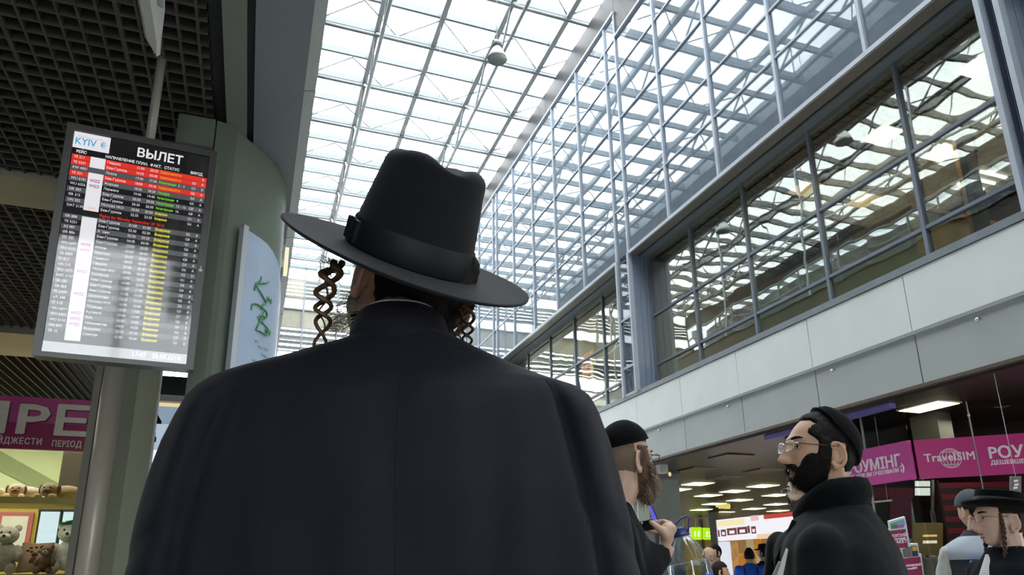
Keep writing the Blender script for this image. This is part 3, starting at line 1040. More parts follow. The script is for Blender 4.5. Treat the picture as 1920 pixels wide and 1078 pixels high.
for x0, x1 in ((-1.35, 0.04),):
    for (z0, z1), gm in zip(((0.03, 1.5), (1.5, 2.52), (2.52, 2.80), (2.80, 3.03)), (G_W[0], G_W[0], G_W[1], G_W[2])):
        MB().box(x0 + 0.03, x1 - 0.03, 8.2, 8.212, z0, z1).build('pane', gm, wi)
    MB().box(x0, x1, 8.17, 8.24, 1.48, 1.51).build('transom', M_GREYP, wi)
    MB().box(x1 - 0.03, x1 + 0.03, 8.16, 8.25, 0, 3.05).build('mullion', M_GREYP, wi)
MB().box(-1.4, 0.06, 8.1, 8.3, 3.10, 3.30).build('header', M_DARKTRIM, wi)
MB().box(-1.3, 0.05, 8.12, 8.24, 3.03, 3.10).build('head_rail', M_GREYP, wi)
MB().box(-1.25, 0.04, 8.16, 8.19, 2.985, 3.02).build('blind_bar', emis('warm_strip', '#e8d3a4', 1.0), wi)

# ---------------------------------------------------------------- news and toy shop
sh = empty('wall_shop', (-3, 7.3, 0), kind='structure')
M_PINK = mat('sign_pink', '#ae3f82', rough=0.35, var=0.06)
M_MAGD = mat('sign_magenta_dark', '#8a0c50', rough=0.35, var=0.06)
M_LETW = mat('letter_white', '#cfc9bd', rough=0.4)
M_LETD = mat('letter_dark', '#5f0f30', rough=0.5)
YS = 7.2
sg = empty('shop_sign', (-2.5, YS, 2.33), 'magenta two-tone shop sign with big white letters over toy window', 'sign')
MB().box(-4.6, -1.408, YS, YS + 0.05, 2.56, 2.79).build('upper_board', M_PINK, sg)
MB().box(-4.6, -1.408, YS, YS + 0.05, 2.325, 2.56).build('lower_board', M_MAGD, sg)


def yt(px, py):
    return onY(px, py, YS - 0.004)


for dx, dz, m, nm in ((0.012, -0.010, M_LETD, 'letter_shadow'), (0, 0, M_LETW, 'letter')):
    text(nm, 'ПРЕ', 0.37, m, sg, Vector((-1.425 + dx, YS - (0.003 if dx else 0.007), 2.463 + dz)), (1, 0, 0), (0, 0, 1), 0.003, 'RIGHT', bold=0.009, xs=1.42, spacing=1.05)
text('letter', 'ДАЙДЖЕСТИ', 0.076, M_LETW, sg, Vector((-1.778, YS - 0.004, 2.368)), (1, 0, 0), (0, 0, 1), 0.002, 'RIGHT', bold=0.0015, xs=0.80, spacing=1.12)
text('letter', 'ПЕРІОД', 0.076, M_LETW, sg, Vector((-1.472, YS - 0.004, 2.358)), (1, 0, 0), (0, 0, 1), 0.002, 'RIGHT', bold=0.0015, xs=0.76, spacing=1.08)
MB().box(-1.405, -1.37, YS - 0.02, YS + 0.08, 0, 2.85).build('sign_post', mat('post_blue_black', '#2a2c38', rough=0.5), sh)
for x0, x1 in ((-4.6, -3.2), (-3.2, -1.41)):
    MB().box(x0, x1, YS + 0.06, YS + 0.072, 0.5, 2.32).build('pane', G_CLEAR, sh)
MB().box(-1.44, -1.41, YS + 0.05, YS + 0.09, 0.0, 2.32).build('mullion', M_STL, sh)
MB().box(-4.6, -1.4, YS, YS + 0.1, 0.0, 0.5).build('kick_board', M_DARKWALL, sh)
M_SHOPW = mat('shop_green_wall', '#c9d3a4', rough=0.8, var=0.03)
M_SHOPY = mat('shop_yellow_wall', '#b7a04c', rough=0.8, var=0.05)
YB = 11.0
MB().box(-7, -1.40, YB, YB + 0.1, 2.20, 3.2).build('upper_wall', M_SHOPW, sh)
MB().prism([(-3.4, YB - 0.02, 2.98), (-3.4, YB - 0.02, 2.72), (-2.35, YB - 0.02, 2.2), (-2.0, YB - 0.02, 2.2)], (0, 0.02, 0)).build('duct_board', mat('duct_green', '#8f9a6e', rough=0.8), sh)
MB().box(-7, -2.62, YB, YB + 0.1, 0, 2.20).build('lower_wall', M_SHOPY, sh)
MB().box(-2.05, -1.40, YB, YB + 0.1, 0, 2.2).build('lower_wall', M_SHOPY, sh)
MB().box(-2.62, -2.05, YB, YB + 0.1, 0, 1.62).build('lower_wall', M_SHOPY, sh)
MB().box(-1.42, -1.36, YS + 0.1, YB, 0, 3.2).build('side_wall', mat('shop_side', '#3a3326', rough=0.8), sh)
MB().box(-2.05, -1.42, 9.2, 9.3, 2.15, 3.2).build('bulkhead', mat('bulkhead_brown', '#4a4334', rough=0.8), sh)
sw = empty('window_5', (-2.3, YB, 1.6), kind='structure')
MB().box(-2.62, -2.05, YB + 0.05, YB + 0.06, 1.62, 2.2).build('pane', glass('pale_pane', 0.02, (0.33, 0.35, 0.36)), sw)
MB().box(-2.37, -2.35, YB - 0.03, YB + 0.06, 1.62, 2.2).build('mullion', M_DARKTRIM, sw)
MB().box(-2.62, -2.05, YB - 0.03, YB + 0.05, 2.08, 2.105).build('transom', M_DARKTRIM, sw)
pf = empty('wall_poster', (-2.95, YB - 0.05, 1.75), 'pink framed double panel on the yellow shop wall', 'poster')
M_PKF = mat('pink_frame', '#b0605e', rough=0.5)
MB().box(-3.42, -2.66, YB - 0.05, YB - 0.02, 1.58, 2.06).build('board', M_PKF, pf)
for x0, x1 in ((-3.36, -3.06), (-3.0, -2.71)):
    MB().box(x0, x1, YB - 0.06, YB - 0.05, 1.63, 2.01).build('panel', mat('pale_panel', '#d5d3c4', rough=0.5), pf)
area('shop_lamp', (-3.0, 9.4, 3.15), 2.6, 1.6, 100, (1.0, 0.98, 0.80))
area('shop_front_fill', (-2.3, 7.75, 3.15), 1.6, 0.5, 45, (1.0, 0.95, 0.8))  # added fill, brightens the toys at the front
area('shelf_fill', (-2.2, 7.55, 1.86), 1.3, 0.1, 3, (1.0, 0.95, 0.8))  # unseen light added under the shelf to lift the dark bear

M_SHELF = mat('shelf_yellow', '#c8b76a', rough=0.4)
s1 = empty('display_shelf', (-2.3, 7.9, 1.9), 'yellow upper shelf carrying the plush puppies', 'shelf')
MB().box(-4.4, -1.44, 7.4, 8.15, 1.885, 1.925).build('board', M_SHELF, s1)
MB().box(-4.4, -1.44, 7.385, 7.4, 1.875, 1.93).build('edge', M_SHELF, s1)
for x in (-4.38, -1.50):
    MB().box(x - 0.015, x + 0.015, 8.10, 8.14, 1.276, 1.885).build('bracket', M_STL, s1)
s2_ = empty('display_counter', (-2.3, 7.9, 0), 'pale lower display counter carrying bear, cushion and toys', 'counter')
MB().box(-4.4, -1.5, 7.4, 8.5, 1.235, 1.275).build('top', mat('counter_cream', '#b8ad8c', rough=0.5), s2_)
MB().box(-4.35, -1.55, 7.45, 8.45, 0.0, 1.235).build('base', M_DARKWALL, s2_)


def plush(name, label, loc, s, body, accent, lying=False, yaw=0.0, hat=None):
    """a stuffed animal: trunk, head with muzzle, ears, paws"""
    t = empty(name, loc, label, 'plush toy')
    M = Matrix.Translation(loc) @ Matrix.Rotation(yaw, 4, 'Z') @ Matrix.Scale(s, 4)
    a = mat('plush_' + body.strip('#'), body, rough=0.95, var=0.2, scale=30, bump=0.5, bscale=120, sheen=0.4)
    b = mat('plush_' + accent.strip('#'), accent, rough=0.95, var=0.2, scale=30, bump=0.5, bscale=120, sheen=0.4)
    k = mat('plush_black', '#15120f', rough=0.3)
    if lying:
        MB(M).ball((0.10, 0.25, 0.20), 0.26, sc=(1.5, 0.9, 0.78)).build('body', a, t, True)
        hc = Vector((-0.14, -0.12, 0.24))
        for x in (-0.32, 0.02):
            MB(M).ball((x, -0.30, 0.07), 0.10, sc=(0.8, 1.5, 0.7)).build('paw', a, t, True)
    else:
        MB(M).ball((0, 0, 0.36), 0.25, sc=(0.9, 0.8, 1.25)).build('body', a, t, True)
        hc = Vector((0, -0.05, 0.80))
        for sx_ in (-1, 1):
            MB(M).tube([(sx_ * 0.18, 0, 0.55), (sx_ * 0.27, -0.08, 0.42), (sx_ * 0.26, -0.16, 0.28)], [0.075, 0.085, 0.075], 10).build('arm', a, t, True)
            MB(M).tube([(sx_ * 0.13, 0, 0.18), (sx_ * 0.19, -0.14, 0.10), (sx_ * 0.21, -0.30, 0.09)], [0.10, 0.11, 0.10], 10).build('leg', a, t, True)
    h = MB(M).ball(hc, 0.20, sc=(1.1, 0.95, 0.95)).build('head', a, t, True)
    MB(M).ball(hc + Vector((0, -0.17, -0.04)), 0.09, sc=(1.2, 0.9, 0.8)).build('muzzle', b, h, True)
    MB(M).ball(hc + Vector((0, -0.25, -0.02)), 0.03).build('nose', k, h, True)
    for sx_ in (-1, 1):
        MB(M).ball(hc + Vector((sx_ * 0.075, -0.165, 0.06)), 0.022).build('eye', k, h, True)
        if lying:
            MB(M).ball(hc + Vector((sx_ * 0.21, 0.0, 0.02)), 0.10, sc=(0.5, 0.8, 1.3)).build('ear', b, h, True)
        else:
            MB(M).ball(hc + Vector((sx_ * 0.17, 0.02, 0.15)), 0.075, sc=(1, 0.5, 1)).build('ear', a, h, True)
    if hat:
        mb = MB(M)
        for i in range(14):
            an = i * 2.4
            rr = 0.03 + 0.012 * i
            mb.ball(hc + Vector((rr * math.cos(an), rr * math.sin(an), 0.19 + 0.02 * (i % 3))), 0.055, 8, 6, sc=(1, 1, 0.6))
        mb.build('leafy_cap', mat('plush_green', hat, rough=0.9, var=0.3, scale=20), h, True)
    return t


plush('teddy_bear', 'large pale grey teddy bear seated on the lower counter', (-2.04, 7.70, 1.277), 0.42, '#a59f92', '#c4bfae')
plush('plush_dog', 'white plush puppy with brown eye patches lying on the upper shelf', (-1.98, 7.66, 1.93), 0.32, '#cbbfa5', '#7a4d2a', True, 0.15)
plush('plush_dog', 'pale plush puppy at the left end of the upper shelf', (-2.27, 7.66, 1.93), 0.32, '#b8ac94', '#5e4028', True, 0.2)
plush('plush_dog', 'shaggy tan and dark plush dog at the right of the upper shelf', (-1.70, 7.66, 1.93), 0.36, '#8f7f58', '#4a3a26', True, -0.2)
plush('plush_dog', 'black plush dog behind the shaggy tan one on the shelf', (-1.66, 7.98, 1.93), 0.36, '#25252a', '#1b1b20', True, -0.3)
plush('plush_moose', 'small brown plush animal with white cap on the lower counter', (-1.68, 7.53, 1.277), 0.24, '#8a6a50', '#c9c3b4')
plush('plush_snowman', 'white plush figure with green leafy cap near the post', (-1.60, 7.93, 1.277), 0.46, '#d6d6cc', '#e4e4dc', hat='#2f8a3a')
cu = empty('cushion', (-1.82, 7.72, 1.275), 'tan cushion with dark brown bear print leaning on the lower counter', 'cushion')
rg = []
for d_, g in ((-0.045, 0.86), (-0.03, 0.97), (0, 1.0), (0.03, 0.97), (0.045, 0.86)):
    rg.append([Vector((-1.815 + 0.125 * g * a, 7.72 + d_ + 0.08 * (b * 0.5 + 0.5), 1.42 + 0.135 * g * b)) for a, b in ((-1, -1), (0, -0.94), (1, -1), (0.95, 0), (1, 1), (0, 0.94), (-1, 1), (-0.95, 0))])
MB().rings(rg).build('pad', mat('cushion_tan', '#a98b74', rough=0.9, var=0.1, scale=30), cu, True)
pm = MB()
for cx, cz, rx, rz in ((0, -0.045, 0.035, 0.05), (0, 0.02, 0.028, 0.025), (-0.06, 0.06, 0.016, 0.010), (0.06, 0.06, 0.016, 0.010), (-0.04, 0.085, 0.014, 0.010), (0.04, 0.085, 0.014, 0.010), (-0.03, 0.05, 0.012, 0.012), (0.03, 0.05, 0.012, 0.012), (0, 0.09, 0.012, 0.01)):
    z = 1.42 + cz
    pm.ball((-1.815 + cx, 7.675 + 0.08 * ((cz / 0.135) * 0.5 + 0.5), z), 1.0, 12, 6, sc=(rx, 0.006, rz))
pm.build('bear_print', mat('print_brown', '#5a3d2c', rough=0.9), cu, True)
# ================================================================ LAMPS OF THE HALL
M_BELL = mat('lamp_white', '#d5dadb', rough=0.4, var=0.03)
M_LENS = mat('lamp_lens', '#8b9693', rough=0.3, var=0.05)
bell = None
LX, LZ_ = 3.49, 10.06
for y, lb in ((10.06, 'white bell-shaped high bay lamp hanging under the glass roof'), (14.4, 'second bell lamp deeper in the hall, mirrored in the first recessed window'), (18.75, 'third bell lamp deepest in the hall, behind the black hat')):
    t_ = empty('bay_lamp', (LX, y, LZ_), lb, 'lamp', 'bell lamps in a row under the roof')
    MB(Matrix.Translation((LX, y, LZ_))).lathe([(0.17, 0.0), (0.178, 0.01), (0.165, 0.06), (0.12, 0.16), (0.085, 0.23), (0.06, 0.27)], n=28).build('reflector', M_BELL, t_, True)
    MB(Matrix.Translation((LX, y, LZ_))).lathe([(0.0, 0.004), (0.16, 0.008), (0.17, 0.0)], n=28).build('lens', M_LENS, t_, True)
    h = MB(Matrix.Translation((LX, y, LZ_))).lathe([(0.06, 0.27), (0.085, 0.275), (0.09, 0.33), (0.075, 0.37), (0.0, 0.37)], n=20).build('gear_case', M_STEELD, t_, True)
    MB(Matrix.Translation((LX, y, LZ_))).box(-0.09, 0.09, -0.04, 0.04, 0.37, 0.41).build('cap', M_BELL, t_)
    MB().tube([(LX, y, LZ_ + 0.4), (LX, y, 14.49)], 0.006, 6).build('cable', M_STEEL, t_)

# ceiling lights of the upper rooms
E_PANEL = emis('light_panel', '#fff3cf', 5.0)
E_PANELW = emis('light_panel_warm', '#f0cf92', 0.9)
E_TUBE = emis('tube_white', '#ffffff', 3.0)
for (x, y, s, m, lb) in [(8.56, 5.23, 0.42, E_PANEL, 'bright square ceiling panel nearest the right pier, upper room'), (8.58, 6.85, 0.42, E_PANEL, 'bright square ceiling panel left of the second mullion, upper room'),
                         (9.88, 6.90, 0.42, E_PANEL, 'bright square ceiling panel in the back row, upper room'), (9.9, 8.5, 0.42, E_PANELW, 'dim amber square ceiling panel, upper room'),
                         (8.6, 8.5, 0.42, E_PANELW, 'dim amber square ceiling panel further left, upper room')]:
    t_ = empty('ceiling_panel', (x, y, 7.55), lb, 'light', 'square ceiling panels of the upper room')
    MB().box(x - s / 2 - 0.02, x + s / 2 + 0.02, y - s / 2 - 0.02, y + s / 2 + 0.02, 7.555, 7.58).build('frame', M_BELL, t_)
    MB().box(x - s / 2, x + s / 2, y - s / 2, y + s / 2, 7.545, 7.555).build('diffuser', m, t_)
for (x, y, z, m, lb, n) in [(11.2, 7.25, 7.52, E_TUBE, 'white three tube louvre light deep in the upper room', 3), (11.6, 9.3, 7.52, E_TUBE, 'white two tube louvre light further left in the upper room', 2), (11.0, 5.25, 7.3, emis('tube_warm', '#f3dca0', 1.6), 'warm louvre light low in the right corner of the upper room', 3)]:
    t_ = empty('louvre_light', (x, y, z), lb, 'light')
    MB().box(x - 0.35, x + 0.35, y - 0.3, y + 0.3, z, z + 0.04).build('tray', M_BELL, t_)
    for k in range(n):
        yy = y - 0.2 + 0.2 * k
        MB().tube([(x - 0.3, yy, z - 0.012), (x + 0.3, yy, z - 0.012)], 0.03, 8).build('lamp_tube', m, t_)
area('room_lamp', (10.0, 7.0, 7.4), 3, 4, 120, (1.0, 0.86, 0.6), (0, 0, 0))
area('room_lamp_far', (9.6, 16.0, 7.4), 3, 6, 130, (1.0, 0.93, 0.75), (0, 0, 0))

# things in the far upper room: shelf rack, orange poster, striplights
P_ = onX(1101, 690, 8.9)
ob = empty('orange_poster', P_, 'glowing orange poster seen through the far recessed window', 'poster')
r_, u_ = Vector((0.0, -1, 0)), Vector((0, 0, 1))
MB().box(8.9, 8.93, P_.y - 0.36, P_.y + 0.36, P_.z - 0.45, P_.z + 0.45).build('light_box', emis('poster_orange', '#f08a2c', 1.0), ob)
mbp = MB()
for k in range(9):
    a = random.uniform(-0.28, 0.2)
    mbp.box(8.885, 8.9, P_.y + a, P_.y + a + random.uniform(0.08, 0.2), P_.z - 0.36 + 0.08 * k, P_.z - 0.32 + 0.08 * k)
mbp.build('figures', mat('poster_brown', '#5a2a10', rough=0.7), ob)
MB().box(8.885, 8.9, P_.y - 0.35, P_.y - 0.24, P_.z - 0.42, P_.z + 0.4).build('pale_strip', emis('poster_cream', '#fbe6b8', 1.0), ob)
rk = empty('shelf_rack', (8.95, P_.y, 4.6), 'olive shelf rack with bottles under the orange poster', 'rack')
M_RACK = mat('rack_olive', '#60624a', rough=0.7)
MB().box(9.2, 9.24, P_.y - 0.6, P_.y + 0.5, 4.6, P_.z - 0.47).build('back_board', M_RACK, rk)
for zz in (4.9, 5.35, 5.8):
    MB().box(8.85, 9.2, P_.y - 0.6, P_.y + 0.5, zz, zz + 0.035).build('board', mat('rack_edge', '#a8a88c', rough=0.6), rk)
for k in range(3):
    t_ = empty('strip_light', (8.7, P_.y - 1.1, 5.4 + 0.55 * k), ['lowest white strip light beside the shelf rack', 'middle white strip light beside the shelf rack', 'topmost white strip light beside the shelf rack'][k], 'light')
    z = 5.1 + 0.52 * k
    MB().box(8.5, 9.3, P_.y - 1.35, P_.y - 0.75, z, z + 0.05).build('tray', M_BELL, t_)
    MB().box(8.52, 9.28, P_.y - 1.33, P_.y - 0.77, z - 0.012, z).build('diffuser', emis('strip_white', '#f4f4ea', 1.2), t_)

# small hooks along the lower fascia
for k, (px, py) in enumerate(((1239, 806), (1369, 761), (1565, 693), (1838, 597))):
    p = onX(px, py, 7.03)
    t_ = empty('fascia_hook', p, ['leftmost', 'second from left', 'second from right', 'rightmost'][k] + ' tiny chrome hook on the grey fascia', 'spotlight', 'chrome hooks along the fascia')
    M_CHR = mat('chrome', '#c8c8c4', rough=0.15, metal=0.9)
    MB().tube([p, p + Vector((-0.04, 0, -0.005))], 0.008, 8).build('stem', M_CHR, t_, True)
    MB().ball(p + Vector((-0.045, 0, -0.015)), 0.022, 12, 8).build('head', M_CHR, t_, True)

# ---------------------------------------------------------------- departures hall under the balcony
E_CL = emis('hall_light', '#fff0b4', 3.2)
HL = [(7.82, 6.285, 1), (9.76, 14.11, 1), (11.68, 15.3, 1), (11.65, 16.4, 1), (9.96, 15.33, 1), (11.61, 14.11, 1), (13.4, 17.36, 1), (13.4, 18.6, 1), (15.9, 19.9, 1), (15.5, 18.3, 1), (17.4, 20.5, 1), (14.3, 20.6, 1), (15.8, 21.4, 1), (13.5, 15.9, 1),
      (7.93, 10.39, 0), (9.7, 13.0, 0), (9.79, 11.84, 0), (8.33, 12.0, 0)]
LBL = ['', 'lit ceiling light first beyond the grey pillar, nearest row', 'lit ceiling light in the nearest row, right of the two nearest the pillar', 'lit ceiling light just behind the nearest row, above the food kiosk', 'lit ceiling light half hidden by the grey pillar edge', 'lit ceiling light highest and furthest right, beside the bearded face',
       'lit ceiling light in the third row above the kiosk roof', 'lit ceiling light in the fourth row above the kiosk roof', 'lit ceiling light in the far row over the red kiosk band', 'lit ceiling light in the third row beside the exit sign', 'lit ceiling light furthest right in the last row', 'lit ceiling light in the last row nearest the pillar', 'lit ceiling light in the very last row over the kiosk', 'lit ceiling light in the second row centred above the kiosk']
for k, (x, y, on) in enumerate(HL):
    if k == 0:
        lb = 'lit square ceiling light above the magenta shop sign'
    elif on:
        lb = LBL[k]
    else:
        lb = ['unlit square ceiling light nearest the fascia', 'unlit square ceiling light left of the lit rows', 'unlit square ceiling light with a greenish glint, above the exit sign', 'unlit square ceiling light close to the grey pillar'][k - 14]
    t_ = empty('hall_light', (x, y, 3.13), lb, 'light', 'lit square ceiling lights of the hall' if on and k else None)
    if k == 0:
        s = 0.20
        mx_ = 0.30
        MB().box(x - s, x + s, y - mx_, y + mx_, 3.135, 3.15).build('frame', M_BELL, t_)
        MB().box(x - s + 0.02, x + s - 0.02, y - mx_ + 0.02, y + mx_ - 0.02, 3.128, 3.135).build('diffuser', E_CL, t_)
    else:
        s = 0.29
        MB().box(x - s, x + s, y - s, y + s, 3.135, 3.15).build('frame', M_BELL if on else M_CEILR, t_)
        MB().box(x - s + 0.02, x + s - 0.02, y - s + 0.02, y + s - 0.02, 3.126, 3.135).build('diffuser', E_CL if on else mat('unlit_lens', '#6a5440', rough=0.4), t_)

# grey pillar with small sign and speaker
pi = empty('pillar', (7.9, 12.7, 0), 'wide grey pillar under the balcony behind the bearded man', 'column')
MB().box(7.42, 8.33, 12.7, 13.5, 0, 3.15).build('shaft', mat('pillar_grey', '#79817c', rough=0.6, var=0.04), pi)
MB().box(7.40, 8.35, 12.68, 13.52, 3.02, 3.15).build('capital', M_CEILR, pi)
p = onX(1240, 875, 7.6)
sk = empty('loudspeaker', p, 'small white loudspeaker fixed under the balcony edge', 'speaker')
a_, b_ = at(1237, 865, 13.4), at(1253, 887, 13.4)
MB().box(a_.x, b_.x, a_.y, a_.y + 0.16, b_.z, a_.z).build('case', mat('speaker_white', '#c4c4c0', rough=0.5), sk)
MB().tube([((a_.x + b_.x) / 2 - 0.05, a_.y + 0.1, a_.z), ((a_.x + b_.x) / 2 - 0.05, a_.y + 0.1, 3.151)], 0.015, 8).build('bracket', M_STEELD, sk)
MB().ball(Vector((b_.x + 0.03, a_.y, b_.z - 0.02)), 0.035, 12, 8, sc=(0.8, 0.8, 1.2)).build('indicator', emis('amber', '#f0d890', 1.0), sk)
D_ = 10.0
ps = empty('pillar_sign', at(1205, 955, D_), 'translucent pale panel sign standing beside the pillar', 'sign')
q = [at(1195, 936, D_), at(1218, 934, D_), at(1218, 976, D_), at(1197, 980, D_)]
MB().quadbox(q, FW * 0.03).build('panel', mat('pale_sign', '#a4ab9f', rough=0.4), ps)
MB().bar(at(1207, 978, D_) + FW * 0.02, Vector((at(1207, 978, D_).x, at(1207, 978, D_).y, 0)), 0.04, 0.03, (0, 1, 0)).build('post', M_STEELD, ps)
pb = empty('slanted_screen', at(1224, 962, D_ + 0.3), 'narrow slanted violet lit screen beside the pale panel sign', 'screen')
MB().quadbox([at(1216, 946, D_ + .3), at(1220, 946, D_ + .3), at(1233, 976, D_ + .3), at(1226, 977, D_ + .3)], FW * 0.04).build('screen', emis('violet', '#6a60f0', 0.9), pb)
MB().quadbox([at(1220.3, 945, D_ + .3), at(1222, 945, D_ + .3), at(1235, 976, D_ + .3), at(1233.3, 977, D_ + .3)], FW * 0.05).build('bezel', M_DARKTRIM, pb)
pz = at(1230, 977, D_ + .3)
MB().bar(pz + FW * 0.02, Vector((pz.x, pz.y, 0)), 0.05, 0.04, (0, 1, 0)).build('stand', M_DARKTRIM, pb)

# check-in boards far away
D_ = 27.0
M_GR = emis('lime', '#b4ee1e', 1.0)
M_GW = emis('lime_white', '#f4ffdc', 1.0)
M_BOARDP = emis('pale_board', '#d8d4bc', 0.9)


def board(name, label, px0, py0, px1, py1, m, cat='sign', txt=None, group=None):
    D_ = 26.5 if name == 'dark_monitor' else 27.0
    a, b = at(px0, py0, D_), at(px1, py1, D_)
    t_ = empty(name, (a + b) / 2, label, cat, group)
    q = [at(px0, py0, D_), at(px1, py0, D_), at(px1, py1, D_), at(px0, py1, D_)]
    MB().quadbox(q, FW * 0.15).build('panel', m, t_)
    MB().tube([(q[0] + q[1]) / 2 + FW * 0.08, Vector((((q[0] + q[1]) / 2 + FW * 0.08).x, ((q[0] + q[1]) / 2 + FW * 0.08).y, 3.15))], 0.03, 6).build('hanger', M_STEELD, t_)
    if txt:
        text('numeral', txt, (a.z - b.z) * 0.62, M_GW, t_, at((px0 + px1) / 2, (py0 + py1) / 2 + 4.2, D_) - FW * 0.02, RT, UP, 0.01, 'CENTER', bold=0.015)
    return t_


board('desk_board', 'white blank check-in board left of the lime number boards', 1272, 991, 1296, 1011, M_BOARDP)
board('desk_board', 'lime board numbered 11 above the check-in desk', 1297, 990, 1316, 1012, M_GR, txt='11')
board('desk_board', 'lime board numbered 12 partly behind a dark panel', 1319, 991, 1338, 1012, M_GR, txt='12')
board('desk_board', 'lime speech-bubble board right of the number boards', 1339.5, 986, 1350, 1001, M_GR)
board('exit_sign', 'green lit exit sign under the brown ceiling', 1448, 922, 1460, 932, emis('exit_green', '#3fae5a', 0.9))
board('dark_monitor', 'dark monitor in front of the lime boards', 1339.5, 1003, 1350, 1024, mat('monitor_dark', '#38342c', rough=0.4), 'screen')
# far dark cross beam and posts
fb_ = empty('trim_2', (18, 26, 2.9), kind='structure')
a, b = at(1256, 957, 28), at(1420, 957, 28)
MB().bar(a, b, 0.3, 0.28).build('cross_beam', mat('beam_dark', '#3a3020', rough=0.6), fb_)
for px in (1272, 1312, 1353):
    p = at(px, 957, 28)
    MB().box(p.x - 0.06, p.x + 0.06, p.y - 0.06, p.y + 0.06, 0, 3.1).build('post', MATS['beam_dark'], fb_)
p = at(1352, 950, 25)
MB().box(p.x - 0.2, p.x + 0.45, p.y, p.y + 0.5, 0, 3.15).build('far_pillar', mat('far_olive', '#4a4430', rough=0.7), fb_)
for k, px in enumerate((1344.5, 1352, 1363)):
    p = at(px, 949, 22)
    r_ = (0.035, 0.075, 0.085)[k]
    t_ = empty('ceiling_spot', p, ['smallest yellow', 'middle yellow', 'right-hand yellow'][k] + ' cylinder spotlight near the far pillar', 'spotlight', 'yellow cylinder spotlights')
    MB().tube([p - RT * r_, p + RT * r_], r_, 12).build('head', emis('spot_yellow', '#e8d878', 0.9), t_, True)
    MB().tube([p, Vector((p.x, p.y, 3.15))], 0.012, 6).build('stem', M_STEELD, t_)

# ---------------------------------------------------------------- white food kiosk
ka, kb = onY(1343, 975, 14.0), onZ(1480, 960, onY(1343, 975, 14.0).z)
kd = Vector((kb.x - ka.x, kb.y - ka.y, 0)).normalized()
kn = Vector((kd.y, -kd.x, 0))
if kn.y > 0:
    kn = -kn
kio = empty('food_kiosk', (ka.x, ka.y, 0), 'white lit food kiosk with red lettering and a serving hatch', 'kiosk')
KT = ka.z
E_KW = emis('kiosk_white', '#f3f1f6', 1.0)
E_KS = emis('kiosk_side', '#e4e6f2', 0.95)


def kp(s, z, o=0.0):
    return Vector((ka.x, ka.y, z)) + kd * s + kn * o


def kz(px, py):
    """(s, z) where the sight line meets the kiosk front"""
    d = ray(px, py)
    p0 = Vector((ka.x, ka.y, 0))
    t = (p0 - CAM).dot(kn) / d.dot(kn)
    p = CAM + d * t
    return (p - p0).dot(kd), p.z


s_end = kz(1482, 1000)[0] + 0.2
zh = kz(1352, 1014)[1]
sl_, sr_ = kz(1363, 1040)[0], kz(1448, 1040)[0]


def kbox(s0, s1, z0, z1, o0, o1, name, m, par=None):
    return MB().quadbox([kp(s0, z0, o1), kp(s1, z0, o1), kp(s1, z1, o1), kp(s0, z1, o1)], -kn * (o1 - o0)).build(name, m, par or kio)


kbox(0, s_end, zh, KT, -0.12, 0.0, 'header_board', E_KW)
kbox(0, sl_, 0, zh - 0.02, -0.12, 0.0, 'side_panel', E_KS)
kbox(sr_, s_end, 0, zh - 0.02, -0.12, 0.0, 'side_panel', E_KS)
kbox(sl_, sr_, 0, 0.95, -0.12, 0.0, 'counter_front', mat('kiosk_grey', '#a9a9a9', rough=0.5))
kbox(sl_ - 0.02, sr_ + 0.02, 0.95, 0.99, -0.45, 0.05, 'counter_top', M_BELL)
kbox(0, s_end, 0, KT, -2.0, -1.95, 'back_wall', mat('kiosk_back', '#b08a50', rough=0.7, var=0.3, scale=5))
kbox(0, s_end, KT - 0.3, KT - 0.25, -1.95, -0.12, 'roof_board', M_BELL)
kbox(-0.02, 0.0, 0, KT, -2.0, -0.13, 'lining', mat('kiosk_back', '#b08a50', rough=0.7, var=0.3, scale=5))
kbox(-0.03, -0.002, 0, KT, -0.125, 0.0, 'edge_board', mat('kiosk_blue_edge', '#7a94c8', rough=0.5))
M_KRED = mat('kiosk_red', '#b83045', rough=0.5)
for k, (x0, x1, yy) in enumerate(((1347, 1349, 1000), (1352.5, 1361, 999), (1364, 1381, 996.5), (1383, 1401, 994.5), (1402.5, 1405.5, 992.5), (1409.5, 1417, 993.5))):
    (sa, za), (sb, zb_) = kz(x0, yy + 4.5), kz(x1, yy - 4.5)
    zc_ = (za + zb_) / 2
    tile = kbox(sa, sb, zc_ - 0.075, zc_ + 0.075, 0.0, 0.006, 'red_tile', M_KRED)
    if k not in (0, 4):
        kbox(lerp(sa, sb, 0.25), lerp(sa, sb, 0.78), zc_ - 0.045, zc_ + 0.02, 0.006, 0.009, 'white_shape', E_KW, tile)
a1, a2 = kz(1346, 988), kz(1396, 976)
kbox(a1[0], a2[0], a1[1], a1[1] + 0.13, 0.0, 0.006, 'yellow_band', emis('kiosk_yellow', '#f6e6b4', 1.0))
a1, a2 = kz(1408, 974), kz(1422, 970)
kbox(a1[0], a2[0], a2[1] - 0.06, a2[1] + 0.05, 0.0, 0.006, 'logo_patch', emis('kiosk_pink', '#e8bcc6', 1.0))
a1, a2 = kz(1432, 966), kz(1480, 962)
kbox(a1[0], s_end, KT - 0.09, KT, 0.0, 0.006, 'red_band', emis('kiosk_redband', '#c8463e', 0.9))
a1 = kz(1425, 1003)
mbf = MB()
for k in range(5):
    c = kp(a1[0] + 0.10 * k, a1[1] - 0.03, 0.004)
    mbf.ball(c, 0.09, 10, 6, sc=(1, 0.1, 0.6))
mbf.build('food_picture', emis('food', '#f3d2b4', 0.95), kio, True)
